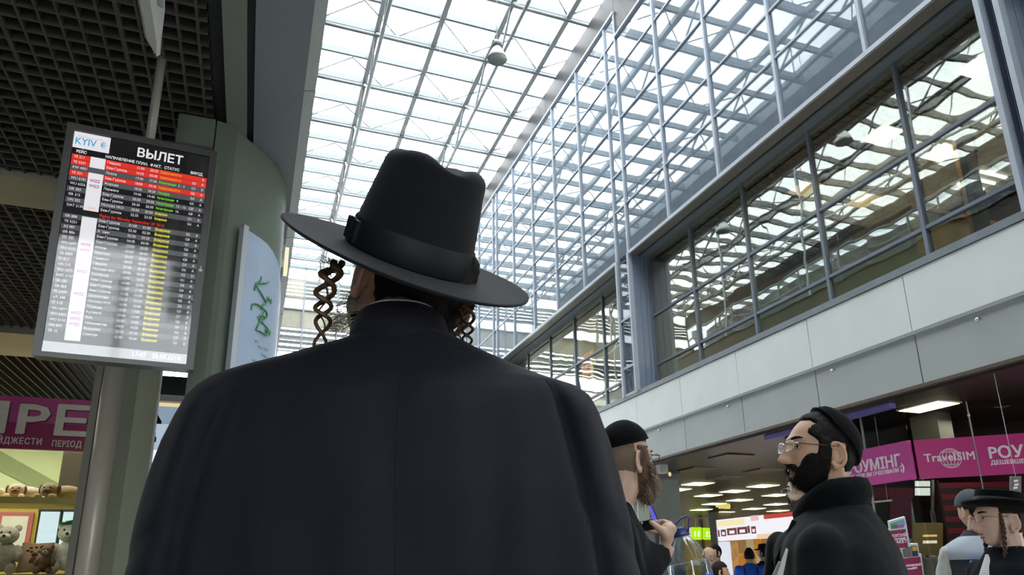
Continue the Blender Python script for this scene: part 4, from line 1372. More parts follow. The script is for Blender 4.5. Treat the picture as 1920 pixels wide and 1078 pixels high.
for k in range(5):
    for j in range(2):
        kbox(0.001, 0.012, 1.15 + 0.42 * j, 1.5 + 0.42 * j, -0.75 - 0.24 * k, -0.55 - 0.24 * k, 'menu_panel', [emis('menu_orange', '#d2822c', 0.7), emis('menu_tan', '#b58a50', 0.55), emis('menu_cream', '#cdb98e', 0.6)][(k + j) % 3])
area('kiosk_lamp', tuple(kp((sl_ + sr_) / 2, KT - 0.32, -1.0)), 0.8, 0.8, 14, (1.0, 0.8, 0.5))

# ---------------------------------------------------------------- phone-card shop, glass front in two runs
XS1 = 7.5
C1 = Vector((7.5, 6.36, 0))
d2 = Vector((0.762, -0.648, 0)).normalized()
n2 = Vector((d2.y, -d2.x, 0))
if n2.y > 0 and n2.x > 0:
    n2 = -n2


def on2(px, py, off=0.0):
    d = ray(px, py)
    p0 = C1 + n2 * off
    t = (p0 - CAM).dot(n2) / d.dot(n2)
    return CAM + d * t


M_SG1 = mat('sign_print_purple_lit', '#da50ac', rough=0.35, var=0.04)  # purple light on the sign is put into this colour
M_SG2 = mat('sign_print_plain', '#d0348c', rough=0.35, var=0.04)  # same print, coloured as it looks away from the purple light
M_SW = mat('sign_white', '#dcd2dc', rough=0.4, emit='#dcd2dc', estr=0.12)
stf = empty('wall_shopfront', (7.5, 6.36, 0), kind='structure')
sn1 = empty('shop_sign', (7.5, 7.3, 2.25), 'purple-lit magenta shop sign behind the man with glasses', 'sign')
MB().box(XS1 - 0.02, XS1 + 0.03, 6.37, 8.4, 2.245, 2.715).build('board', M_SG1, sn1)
rr, uu = Vector((0, -1, 0)), Vector((0, 0, 1))
b1 = onX(1691, 872.5, XS1 - 0.024)
text('letter', 'РОУМІНГ', 0.20, M_SW, sn1, b1, rr, uu, 0.003, 'RIGHT', bold=0.0045, xs=0.92)
b1 = onX(1697, 882.5, XS1 - 0.024)
text('letter', 'ДЕШЕВШЕ, НІЖ ВИ ОЧІКУВАЛИ', 0.066, M_SW, sn1, b1 + Vector((0, 0.085, 0)), rr, uu, 0.003, 'RIGHT', bold=0.002)
text('letter', ';)', 0.12, M_SW, sn1, b1 + Vector((0, 0.0, 0.01)), rr, uu, 0.003, 'RIGHT', bold=0.004)
sn2 = empty('shop_sign', (8.0, 5.9, 2.25), 'magenta shop sign with a globe drawing, right of the purple-lit one', 'sign')
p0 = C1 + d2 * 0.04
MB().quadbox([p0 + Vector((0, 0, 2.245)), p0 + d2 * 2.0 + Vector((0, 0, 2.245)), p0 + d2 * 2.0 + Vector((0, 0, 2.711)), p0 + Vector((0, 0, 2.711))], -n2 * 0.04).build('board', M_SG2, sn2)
rr = d2
q = on2(1734, 866, 0.004)
text('letter', 'TravelSIM', 0.135, M_SW, sn2, q, rr, uu, 0.003, 'LEFT', bold=0.0025, xs=0.93, spacing=1.05)
gc = on2(1782, 859, 0.004)
gl = MB()
RG = 0.115


def arc(fn, m=20):
    gl.tube([gc + rr * x + uu * z for x, z in [fn(i / m) for i in range(m + 1)]], 0.0035, 5)


arc(lambda t: (RG * 1.0 * math.cos(2 * math.pi * t), RG * math.sin(2 * math.pi * t)), 28)
for k in (0.35, 0.72):
    arc(lambda t: (RG * k * math.cos(2 * math.pi * t), RG * math.sin(2 * math.pi * t)), 24)
for z in (-0.075, 0.075):
    w_ = math.sqrt(RG * RG - z * z)
    arc(lambda t: (w_ * (2 * t - 1), z), 4)
arc(lambda t: (0, RG * (2 * t - 1)), 4)
gl.build('globe_drawing', M_SW, sn2)
q = on2(1854, 859.5, 0.004)
text('letter', 'РОУМІНГ', 0.19, M_SW, sn2, q, rr, uu, 0.003, 'LEFT', bold=0.0045)
q = on2(1858, 871, 0.004)
text('letter', 'ДЕШЕВШЕ, НІЖ ВИ', 0.066, M_SW, sn2, q, rr, uu, 0.003, 'LEFT', bold=0.002)
# glass and its joints
for k, (ya, yb) in enumerate(((6.37, 7.05), (7.05, 7.72), (7.72, 8.4))):
    for z0, z1 in ((0.02, 2.24), (2.72, 3.14)):
        MB().box(XS1, XS1 + 0.012, ya + 0.006, yb - 0.006, z0, z1).build('pane', G_CLEAR, stf)
    MB().box(XS1 - 0.01, XS1 + 0.02, yb - 0.006, yb + 0.006, 0, 3.14).build('joint', M_STEELD, stf)
for k in range(3):
    a, b = C1 + d2 * (0.02 + 0.66 * k), C1 + d2 * (0.66 * (k + 1) + 0.0)
    for z0, z1 in ((0.02, 2.24), (2.72, 3.14)):
        MB().quadbox([a + Vector((0, 0, z0)), b + Vector((0, 0, z0)), b + Vector((0, 0, z1)), a + Vector((0, 0, z1))], -n2 * 0.012).build('pane', G_CLEAR, stf)
    MB().bar(b + d2 * 0.01 + Vector((0, 0, 0)), b + d2 * 0.01 + Vector((0, 0, 3.14)), 0.010, 0.010, (1, 0, 0)).build('joint', M_STEELD, stf)
MB().box(XS1, XS1 + 2.4, 8.4, 8.5, 0, 3.15).build('end_wall', M_DARKWALL, stf)
MB().box(9.9, 10.0, 3.0, 8.4, 0, 3.15).build('back_wall', mat('shop_wine', '#3c2430', rough=0.7, var=0.15, scale=2), stf)
# purple glow on the balcony edge, painted as a violet bar; grey duct box
MB().box(7.2, 7.3, 6.3, 8.6, 3.09, 3.15).build('bulkhead', mat('violet_glow_paint', '#6a62a8', rough=0.5), stf)
MB().box(8.2, 8.45, 6.5, 6.9, 2.75, 3.15).build('duct_box', mat('duct_grey', '#6f7370', rough=0.6), stf)

# inside the shop: striped screen, glowing window, wooden panel, counter
V = FW
st2 = empty('striped_screen', at(1800, 960, 9.5), 'dark red and black striped screen behind the capped man', 'screen')
qa, qb = at(1758, 915, 9.6), at(1866, 898, 9.6)
wv_ = (qb - qa)
wv_.z = 0
mR, mK = mat('stripe_red', '#6e1226', rough=0.6), mat('stripe_black', '#2a201f', rough=0.7)
wl_ = wv_.length
wd = wv_.normalized()
nb = wd.cross(Vector((0, 0, 1)))
for k in range(17):
    z1 = 2.32 - 0.075 * k
    MB().quadbox([Vector((qa.x, qa.y, z1 - 0.073)), Vector((qa.x, qa.y, z1 - 0.073)) + wd * (wl_ + 0.25), Vector((qa.x, qa.y, z1)) + wd * (wl_ + 0.25), Vector((qa.x, qa.y, z1))], -nb * 0.02 if nb.y < 0 else nb * 0.02).build('slat', mR if k % 2 == 0 else mK, st2)
for e in (0, wl_ + 0.25):
    p = Vector((qa.x, qa.y, 0)) + wd * e
    MB().box(p.x - 0.02, p.x + 0.02, p.y - 0.02, p.y + 0.02, 0, 2.35).build('post', mK, st2)


def card(name, label, cat, px0, py0, px1, py1, D, m, th=0.03, part='panel', foot=True, group=None):
    """an upright board at distance D, with feet that reach the floor"""
    q = [at(px0, py0, D), at(px1, py0, D), at(px1, py1, D), at(px0, py1, D)]
    t_ = empty(name, (q[2] + q[3]) / 2, label, cat, group)
    MB().quadbox(q, FW * th).build(part, m, t_)
    if foot:
        for e in (q[2], q[3]):
            g = e * 0.9 + (q[2] + q[3]) * 0.05 + FW * th * 0.5
            MB().bar(g + Vector((0, 0, 0.03)), Vector((g.x, g.y, 0)), 0.03, 0.03, (0, 1, 0)).build('foot', M_STEELD, t_)
    return t_


wc = card('light_box', 'white two-pane light box inside the phone shop', 'light', 1715, 901, 1745, 930, 9.35, M_DARKTRIM, foot=False)
pz = at(1730, 901, 9.36)
MB().tube([pz, Vector((pz.x, pz.y, 3.152))], 0.006, 6).build('wire', M_STEELD, wc)
for y0, y1 in ((902, 912), (915, 929)):
    MB().quadbox([at(1716, y0, 9.34), at(1744, y0, 9.34), at(1744, y1, 9.34), at(1716, y1, 9.34)], FW * 0.008).build('pane', emis('pane_glow', '#dfe8e2', 1.0), wc)
fr = card('white_pole', 'slim white slanted pole right of the light box', 'pole', 1748, 900, 1752, 962, 9.75, mat('pole_white', '#c9c3b8', rough=0.5), foot=True)
wp = card('wood_panel', 'tan wooden panel with two pale light slots', 'panel', 1712, 981, 1768, 1046, 9.2, mat('tan_wood', '#8c7a52', rough=0.6, var=0.1, scale=3))
for y0, y1, c in ((1003, 1006.5, '#e0bf7a'), (1014, 1019, '#e4dcc0')):
    MB().quadbox([at(1731, y0, 9.19), at(1757, y0 - 0.5, 9.19), at(1757, y1 - 0.5, 9.19), at(1731, y1, 9.19)], FW * 0.008).build('light_slot', emis('slot_' + c.strip('#'), c, 1.0), wp)
card('plum_banner', 'dark plum banner hanging inside the shop left of the wooden panel', 'banner', 1668, 930, 1709, 1010, 9.6, mat('banner_plum', '#571138', rough=0.6, var=0.1))
card('crimson_banner', 'crimson band under the magenta sign inside the shop', 'banner', 1606, 915, 1712, 936, 9.8, mat('banner_crimson', '#6a1636', rough=0.6, var=0.08))
card('counter', 'grey shop counter with small goods, right of the standee', 'counter', 1738, 1048, 1790, 1078, 8.85, mat('counter_grey', '#6f6f68', rough=0.6), th=0.18, part='front', foot=True)
for k, (x0, x1, y0, c, lb) in enumerate(((1741, 1746, 1043, '#2b2a28', 'black carton on the counter'), (1748, 1757, 1043, '#a8a49c', 'pale carton on the counter'), (1758, 1766, 1043, '#3a4470', 'blue carton on the counter'))):
    q = [at(x0, y0, 8.9), at(x1, y0, 8.9), at(x1, 1046.9, 8.9), at(x0, 1046.9, 8.9)]
    t_ = empty('carton', (q[2] + q[3]) / 2, lb, 'box')
    MB().quadbox(q, FW * 0.06).build('body', mat('carton_' + c.strip('#'), c, rough=0.6), t_)
    MB().quadbox([q[0] - FW * 0.002, q[1] - FW * 0.002, q[1] - UP * 0.01 - FW * 0.002, q[0] - UP * 0.01 - FW * 0.002], FW * 0.0015).build('lid', M_BELL, t_)
rail_ = empty('hanging_rail', at(1630, 940, 9.1), 'white horizontal rail inside the shop under the crimson band', 'rail')
MB().tube([at(1612, 944, 9.1), at(1672, 938, 9.1)], 0.012, 8).build('bar', mat('rail_white', '#cfc8c8', rough=0.4), rail_)
for px in (1620, 1665):
    p = at(px, 941, 9.1)
    MB().tube([p, Vector((p.x, p.y, 3.152))], 0.004, 6).build('wire', M_STEELD, rail_)
# grey hanging flag with marks at the far right and shelf of goods
fl = card('grey_flag', 'grey hanging flag with white marks at the far right', 'flag', 1894, 893, 1915, 926, 7.0, mat('flag_grey', '#6c6866', rough=0.6), foot=False, th=0.01)
pz = at(1904, 893, 7.0)
MB().tube([pz, Vector((pz.x, pz.y, 3.14))], 0.004, 6).build('wire', M_STEELD, fl)
for (x, y) in ((1905, 900), (1906, 907), (1904, 913)):
    MB().quadbox([at(x - 4, y, 6.99), at(x + 4, y - 1, 6.99), at(x + 4, y + 3, 6.99), at(x - 4, y + 4, 6.99)], FW * 0.002).build('mark', M_SW, fl)
rk2 = card('goods_rack', 'black wire rack with yellow packets at the far right edge', 'rack', 1888, 968, 1925, 972, 8.6, M_DARKTRIM, th=0.05, part='shelf_bar')
for x in (1893, 1906, 1919):
    MB().quadbox([at(x, 945, 8.62), at(x + 1.5, 945, 8.62), at(x + 4.5, 1012, 8.62), at(x + 3, 1012, 8.62)], FW * 0.02).build('wire', M_DARKTRIM, rk2)
for k, x in enumerate((1894, 1908)):
    q = [at(x + 2, 975, 8.7), at(x + 11, 974, 8.7), at(x + 13, 1002, 8.7), at(x + 4, 1003, 8.7)]
    MB().quadbox(q, FW * 0.02).build('packet', mat('packet_' + str(k), ('#b9a33c', '#d8a860')[k], rough=0.5, var=0.2, scale=30), rk2)
area('phone_shop_lamp', (8.6, 6.0, 3.05), 0.8, 0.8, 12, (1.0, 0.9, 0.75))
area('hall_fill_lamp', (13.0, 15.5, 3.05), 6, 6, 40, (1.0, 0.92, 0.66))
area('far_hall_fill', (24.0, 34.0, 3.05), 10, 6, 420, (1.0, 0.90, 0.6))  # unseen source added to light up the far yellow wall

# ---------------------------------------------------------------- cardboard standee
D5 = 5.4
sd = empty('standee', at(1710, 1050, D5), 'tall white-edged cardboard standee of stacked magenta bags', 'standee')
Zs, ox, oy = 9.133, 1640, 960


def sp5(x, y, o=0.0):
    return at(ox + x / Zs, oy + y / Zs, D5 - o)


M_CW = mat('card_white', '#c9d6d6', rough=0.6)
M_CM = mat('card_magenta', '#8c1c50', rough=0.6, var=0.05)
M_CG = mat('card_grey', '#6d6a68', rough=0.6)
out = [(240, 160), (520, 80), (550, 230), (600, 545), (740, 540), (765, 720), (800, 720), (850, 1100), (850, 1250), (520, 1250), (465, 640), (290, 655), (240, 300), (262, 290)]
MB().prism([sp5(x, y) for x, y in out], FW * 0.02).build('backing', M_CW, sd)
bx = MB().prism([sp5(x, y, 0.004) for x, y in ((262, 325), (530, 290), (575, 610), (300, 622))], FW * 0.003).build('bag', M_CM, sd)
MB().prism([sp5(x, y, 0.004) for x, y in ((275, 195), (500, 120), (520, 180), (505, 262), (290, 290))], FW * 0.003).build('sky_picture', mat('pic_sky', '#6f9cc0', rough=0.6, var=0.25, scale=14), sd)
MB().prism([sp5(x, y, 0.006) for x, y in ((283, 225), (380, 215), (385, 280), (290, 290))], FW * 0.002).build('field_picture', mat('pic_field', '#5a8a3c', rough=0.6, var=0.3, scale=20), sd)
MB().prism([sp5(x, y, 0.006) for x, y in ((385, 225), (488, 210), (495, 265), (388, 280))], FW * 0.002).build('flower_picture', mat('pic_flower', '#b85a9c', rough=0.6, var=0.3, scale=20), sd)
MB().prism([sp5(x, y, 0.004) for x, y in ((480, 640), (610, 590), (640, 770), (500, 780))], FW * 0.003).build('grey_patch', M_CG, sd)
MB().prism([sp5(x, y, 0.004) for x, y in ((625, 580), (725, 580), (750, 755), (650, 765))], FW * 0.003).build('phone_picture', mat('pic_navy', '#2c2f52', rough=0.5), sd)
MB().prism([sp5(x, y, 0.006) for x, y in ((640, 592), (720, 590), (727, 660), (652, 668))], FW * 0.002).build('card_picture', mat('pic_yellow', '#d8ae3c', rough=0.5), sd)
MB().prism([sp5(x, y, 0.004) for x, y in ((495, 800), (780, 765), (830, 1100), (830, 1250), (530, 1250))], FW * 0.003).build('bag', M_CM, sd)
for s, x, y, sz_ in (('КУПУЙ', 295, 440, 0.033), ('СТАРТОВИЙ', 303, 485, 0.0165), ('ПАКЕТ', 312, 545, 0.033), ('ПОПОВНЮЙ', 512, 940, 0.0205), ('TravelSIM', 520, 992, 0.023)):
    text('lettering', s, sz_, M_SW, sd, sp5(x, y, 0.007), RT + DN * 0.1 * -1, UP, 0.001, bold=0.0008, xs=1.0)
g = sp5(700, 1250) + FW * 0.02
MB().box(g.x - 0.1, g.x + 0.1, g.y, g.y + 0.12, 0, g.z + 0.02).build('prop', M_CW, sd)
sd2 = empty('card_figure', at(1688, 1075, D5 - 0.1), 'small white cut-out card figure at the foot of the standee', 'standee')
MB().prism([at(ox + x / Zs, oy + y / Zs, D5 - 0.12) for x, y in ((425, 905), (450, 920), (490, 1010), (500, 1100), (370, 1100), (375, 1010), (410, 980))], FW * 0.015).build('cut_out', M_CW, sd2)
MB().prism([at(ox + x / Zs, oy + y / Zs, D5 - 0.125) for x, y in ((420, 1060), (480, 1050), (490, 1100), (425, 1100))], FW * 0.003).build('picture', mat('pic_field2', '#8aa03c', rough=0.6, var=0.3, scale=20), sd2)
g = at(1687, 1080, D5 - 0.1)
MB().box(g.x - 0.06, g.x + 0.06, g.y, g.y + 0.05, 0, g.z).build('prop', M_CW, sd2)
# ================================================================ PEOPLE
SKIN = mat('skin', '#bf977e', rough=0.5, var=0.08, scale=25, bump=0.08, bscale=250)
SKIN2 = mat('skin_pale', '#c8a590', rough=0.5, var=0.07, scale=25)
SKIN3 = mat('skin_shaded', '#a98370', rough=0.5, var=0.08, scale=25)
LIPS = mat('lips', '#9a5a50', rough=0.45, var=0.05)
EYEW = mat('eye_white', '#c9c4bc', rough=0.2, var=0)
IRIS = mat('iris_dark', '#1e130c', rough=0.1, var=0)
HAIRB = mat('hair_black', '#0f0c0a', rough=0.7, spec=0.2, var=0.3, scale=90, bump=0.6, bscale=160, stretch=(1, 1, 0.25))
HAIRD = mat('hair_dark_brown', '#221913', rough=0.7, spec=0.2, var=0.3, scale=90, bump=0.6, bscale=160, stretch=(1, 1, 0.25))
HAIRG = mat('hair_reddish', '#5a4433', rough=0.6, var=0.3, scale=70, bump=0.5, bscale=140, stretch=(1, 1, 0.25))
HAIRGR = mat('hair_grey', '#938d80', rough=0.6, var=0.25, scale=70, bump=0.5, bscale=140)
STUB = mat('cropped_hair', '#6e5a49', rough=0.7, var=0.2, scale=150)
CURL = mat('curl_brown', '#4a3622', rough=0.5, var=0.25, scale=120)
FELT = mat('black_felt', '#14161a', rough=0.9, var=0.1, scale=40, bump=0.15, bscale=500, sheen=0.06, spec=0.15)
RIBB = mat('black_ribbon', '#101115', rough=0.6, spec=0.25, var=0.08, bump=0.1, bscale=300, stretch=(0.1, 0.1, 3))
VELV = mat('black_velvet', '#08080a', rough=0.95, var=0.1, sheen=0.03, spec=0.1)
NAVY = mat('navy_suit', '#16171f', rough=0.8, var=0.18, scale=7, bump=0.12, bscale=700, spec=0.15, sheen=0.03, stretch=(1, 1, 0.35))
BLKC = mat('black_coat', '#0e0f13', rough=0.9, var=0.15, scale=8, bump=0.15, bscale=400, sheen=0.04, spec=0.15)
BLKS = mat('black_scarf', '#0b0c0e', rough=0.95, var=0.15, scale=30, bump=0.4, bscale=200, sheen=0.04, spec=0.1)
SHIRT = mat('white_shirt', '#d9d9d6', rough=0.7, var=0.03)
TROU = mat('dark_trousers', '#17181c', rough=0.8)
SHOE = mat('black_shoe', '#0c0c0c', rough=0.3)
GLASSF = mat('spectacle_metal', '#b9b6b0', rough=0.2, metal=0.8, var=0)
TEMPLE = mat('spectacle_temple', '#3a1f1c', rough=0.35, var=0)
LENS = glass('lens', 0.003, (0.96, 0.96, 0.96), graze=0.03)


def g(x, s):
    return math.exp(-(x / s) ** 2)


def head_pt(d, off=0.0, face=True, chin=1.0):
    """skull and face surface along direction d (x right, y face, z up)"""
    dx, dy, dz = d
    t, s = max(0.0, -dz), max(0.0, dz)
    x = 0.075 * dx * (1 - 0.26 * t ** 1.6)
    y = 0.098 * dy
    z = 0.122 * dz
    if dy < 0:
        y *= 1 - 0.38 * t ** 1.2
        y *= 1 + 0.04 * s * (1 - s) * 4
    else:
        y *= 1 - 0.06 * t
        y -= 0.012 * s ** 2
    y += 0.014 * t ** 1.4
    if face and dy > 0.05:
        wgt = smooth(0.05, 0.45, dy)
        ax = abs(x)
        f = 0.006 * g(z - 0.026, 0.010) * g(x, 0.045)
        f -= 0.011 * g(ax - 0.031, 0.015) * g(z - 0.004, 0.011)
        f += 0.004 * g(ax - 0.043, 0.016) * g(z + 0.026, 0.016)
        if -0.056 < z < 0.024:
            k = (0.018 - z) / 0.058
            hgt = 0.004 + 0.029 * max(0, min(1, k)) ** 1.2
            if z < -0.040:
                hgt *= max(0.0, 1 - ((-0.040 - z) / 0.013) ** 2)
            f += hgt * g(x, 0.0085 + 0.005 * max(0, k))
            f += 0.010 * g(ax - 0.013, 0.007) * g(z + 0.038, 0.008)
        f += 0.0065 * g(z + 0.066, 0.006) * g(x, 0.022) + 0.007 * g(z + 0.080, 0.007) * g(x, 0.018)
        f -= 0.005 * g(z + 0.073, 0.003) * g(x, 0.022)
        f -= 0.004 * g(z + 0.090, 0.006) * g(x, 0.02)
        f += 0.009 * chin * g(z + 0.103, 0.014) * g(x, 0.022)
        y += f * wgt
    p = Vector((x, y, z))
    if off:
        n = Vector((dx / 0.075, dy / 0.098, dz / 0.122)).normalized()
        p += n * off
    return p


def dirs(nu, nv):
    out = []
    for i in range(nv + 1):
        la = math.pi * (i / nv - 0.5)
        la = max(-1.54, min(1.54, la))
        out.append([Vector((math.cos(la) * math.sin(2 * math.pi * j / nu), math.cos(la) * math.cos(2 * math.pi * j / nu), math.sin(la))) for j in range(nu)])
    return out


def add_head(mb, M, nu=96, nv=72, neck=True, ears=True):
    rows = [[M @ head_pt(d) for d in ring] for ring in dirs(nu, nv)]
    sv = mb.M
    mb.M = Matrix()
    mb.rings(rows)
    if ears:
        for s in (-1, 1):
            c = Vector((s * 0.074, -0.014, -0.016))
            E = M @ Matrix.Translation(c) @ Matrix.Scale(1.1, 4) @ Matrix.Rotation(s * R(24), 4, 'Z') @ Matrix.Rotation(R(-10), 4, 'X')
            pts = []
            for k in range(15):
                a = R(-150 + 300 * k / 14)
                pts.append(E @ Vector((s * 0.010, -0.004 - 0.0195 * math.cos(a), 0.033 * math.sin(a) * (1 if math.sin(a) > 0 else 0.95))))
            mb.tube(pts, 0.0052, 8)
            mb.tube([E @ Vector((s * 0.008, -0.004 - 0.010 * math.cos(R(-120 + 240 * k / 9)), 0.002 + 0.018 * math.sin(R(-120 + 240 * k / 9)))) for k in range(10)], 0.0040, 8)
            mb.ball(E @ Vector((s * 0.002, 0.001, -0.002)), 1.0, 12, 10, sc=(0.008, 0.016, 0.027), rot=E.to_3x3().normalized())
            mb.ball(E @ Vector((s * 0.008, 0.004, -0.033)), 0.0085, 10, 8)
    mb.M = sv


def shell(M, mask, thick, nu=96, nv=72, amp=0.0, freq=60.0, dip=-0.006):
    """hair or cloth lying on the head wherever mask > 0"""
    rows = []
    for ring in dirs(nu, nv):
        row = []
        for d in ring:
            m = max(0.0, min(1.0, mask(d, head_pt(d))))
            o = lerp(dip, thick, m)
            if amp and m > 0:
                o += amp * m * noise.noise(d * freq * 0.1)
                o += amp * 0.6 * m * noise.noise(Vector((d.x * freq, d.y * freq, d.z * freq * 0.3)))
            row.append(M @ head_pt(d, o, face=(m < 0.99)))
        rows.append(row)
    return MB().rings(rows)


def strand(mb, p, d, L, r, grav=0.5, jit=0.15, n=4):
    pts = [Vector(p)]
    d = Vector(d).normalized()
    for i in range(n):
        d = (d + Vector((0, 0, -grav)) / n + Vector((random.uniform(-jit, jit), random.uniform(-jit, jit), random.uniform(-jit, jit)))).normalized()
        pts.append(pts[-1] + d * (L / n))
    mb.tube(pts, [r * (1 - 0.75 * i / n) for i in range(n + 1)], 3, cap=False)


def frame(pos, fwd, pitch=0.0, roll=0.0, s=1.0):
    """matrix with +Y along fwd (horizontal), pitched up and rolled"""
    f = Vector((fwd[0], fwd[1], 0)).normalized()
    x = f.cross(Vector((0, 0, 1)))
    B = Matrix(((x.x, f.x, 0), (x.y, f.y, 0), (0, 0, 1))).to_4x4()
    return Matrix.Translation(pos) @ B @ Matrix.Rotation(pitch, 4, 'X') @ Matrix.Rotation(roll, 4, 'Y') @ Matrix.Scale(s, 4)


def horiz(px, py):
    d = ray(px, py)
    v = Vector((d.x, d.y, 0)).normalized()
    return v, v.cross(Vector((0, 0, 1)))


TORSO = [(0.50, 0.205, 0.150), (0.70, 0.200, 0.145), (0.85, 0.195, 0.140), (1.00, 0.185, 0.130), (1.15, 0.195, 0.132), (1.28, 0.205, 0.128), (1.36, 0.200, 0.115), (1.405, 0.175, 0.098), (1.435, 0.130, 0.082), (1.465, 0.085, 0.072), (1.49, 0.066, 0.064)]


def torso(mb, M, tab=TORSO, n=40, grow=0.0, top=None):
    sv = mb.M
    mb.M = Matrix()
    rows = []
    for z, a, d in tab:
        if top and z > top:
            continue
        rows.append([M @ Vector((math.copysign(abs(math.cos(2 * math.pi * j / n)) ** 0.85, math.cos(2 * math.pi * j / n)) * (a + grow), math.sin(2 * math.pi * j / n) * (d + grow), z)) for j in range(n)])
    mb.rings(rows)
    mb.M = sv


def legs(t, M, tm=None):
    tr = MB(M)
    for s in (-1, 1):
        tr.tube([(s * 0.085, 0, 0.92), (s * 0.095, 0.01, 0.5), (s * 0.10, 0, 0.05)], [0.10, 0.075, 0.06], 12)
    tr.build('trousers', tm or TROU, t, True)
    for s in (-1, 1):
        MB(M).ball((s * 0.10, 0.06, 0.045), 1.0, 14, 8, sc=(0.048, 0.135, 0.045)).build('shoe', SHOE, t, True)


def arm_tube(mb, pts, rads):
    sv = mb.M
    mb.M = Matrix()
    a = [Vector(p) for p in pts]
    P, Rr = [], []
    for i in range(len(a) - 1):
        for k in range(5):
            P.append(a[i].lerp(a[i + 1], k / 5))
            Rr.append(lerp(rads[i], rads[i + 1], k / 5))
    P.append(a[-1])
    Rr.append(rads[-1])
    mb.tube(P, Rr, 14)
    for p, r in zip(a[:-1], rads[:-1]):
        mb.ball(p, r * 0.98, 14, 10)
    mb.M = sv


def hand(mb, wrist, knuck, side, curl, s=1.0, spread=0.018):
    """palm from wrist to knuckles; four unequal fingers that curl towards 'curl', thumb from the palm's side"""
    wrist, knuck, side, curl = Vector(wrist), Vector(knuck), Vector(side).normalized(), Vector(curl).normalized()
    ax = (knuck - wrist).normalized()
    pal = (knuck - wrist).length
    for k in range(4):
        o = side * ((1.5 - k) * spread * s)
        mb.tube([wrist + o * 0.45, wrist + ax * pal * 0.5 + o * 0.9, knuck + o], [0.016 * s, 0.0155 * s, 0.012 * s], 10)
        L = (0.072, 0.080, 0.074, 0.058)[k] * s
        p0 = knuck + o
        d = ax
        pts, rad = [p0], [0.0105 * s]
        for j, (fr, bend) in enumerate(((0.42, 0.55), (0.32, 0.75), (0.26, 0.5))):
            d = (d * math.cos(bend) + curl * math.sin(bend)).normalized()
            pts.append(pts[-1] + d * L * fr)
            rad.append((0.0095, 0.0088, 0.007)[j] * s)
        mb.tube(pts, rad, 10)
        mb.ball(pts[-1], 0.007 * s, 8, 6)
    b = wrist + ax * pal * 0.35 + side * 0.030 * s
    pts = [b, b + (side * 0.6 + ax * 0.6 + curl * 0.3).normalized() * 0.036 * s, b + (side * 0.5 + ax * 0.9 + curl * 0.7).normalized() * 0.066 * s, b + (side * 0.25 + ax * 0.9 + curl * 0.95).normalized() * 0.088 * s]
    mb.tube(pts, [0.016 * s, 0.013 * s, 0.011 * s, 0.008 * s], 10)
    mb.ball(pts[-1], 0.008 * s, 8, 6)


def eyes(t, M, brow=HAIRB, lips=True, r=0.0118):
    for s in (-1, 1):
        e = MB(M).ball((s * 0.031, 0.0705, 0.004), r, 16, 10).build('eye', EYEW, t, True)
        MB(M).ball((s * 0.031, 0.0705 + r * 0.62, 0.004), r * 0.52, 12, 8).build('iris', IRIS, e, True)
        lid = MB(M)
        lid.tube([(s * (0.031 + 0.016 * c), 0.0705 + r * 0.95 - 0.010 * c * c, 0.004 + 0.0085 * (1 - c * c) - 0.001) for c in (-1, -0.5, 0, 0.5, 1)], [0.002, 0.004, 0.0045, 0.004, 0.002], 8)
        lid.build('eyelid', SKIN3, t, True)
        MB(M).tube([(s * (0.012 + 0.044 * c), 0.0945 - 0.016 * c * c - 0.003 * c, 0.024 + 0.006 * math.sin(c * 2.4)) for c in (0, 0.25, 0.5, 0.75, 1)], [0.003, 0.0045, 0.0045, 0.0035, 0.0015], 8).build('eyebrow', brow, t, True)
    if lips:
        def lm(d, p):
            if p.y < 0.05:
                return 0.0
            return smooth(0.35, 0.62, max(g(p.z + 0.0655, 0.0055) * g(p.x, 0.024), g(p.z + 0.0795, 0.0068) * g(p.x, 0.021)))
        rows = []
        for i in range(41):
            z_ = R(-50 + 25 * i / 40)
            rows.append([])
            for j in range(41):
                a_ = R(-22 + 44 * j / 40)
                d = Vector((math.cos(z_) * math.sin(a_), math.cos(z_) * math.cos(a_), math.sin(z_)))
                rows[-1].append(M @ head_pt(d, lerp(-0.006, 0.0022, lm(d, head_pt(d)))))
        MB().rings(rows, cap=False, close=False).build('lips', LIPS, t, True)


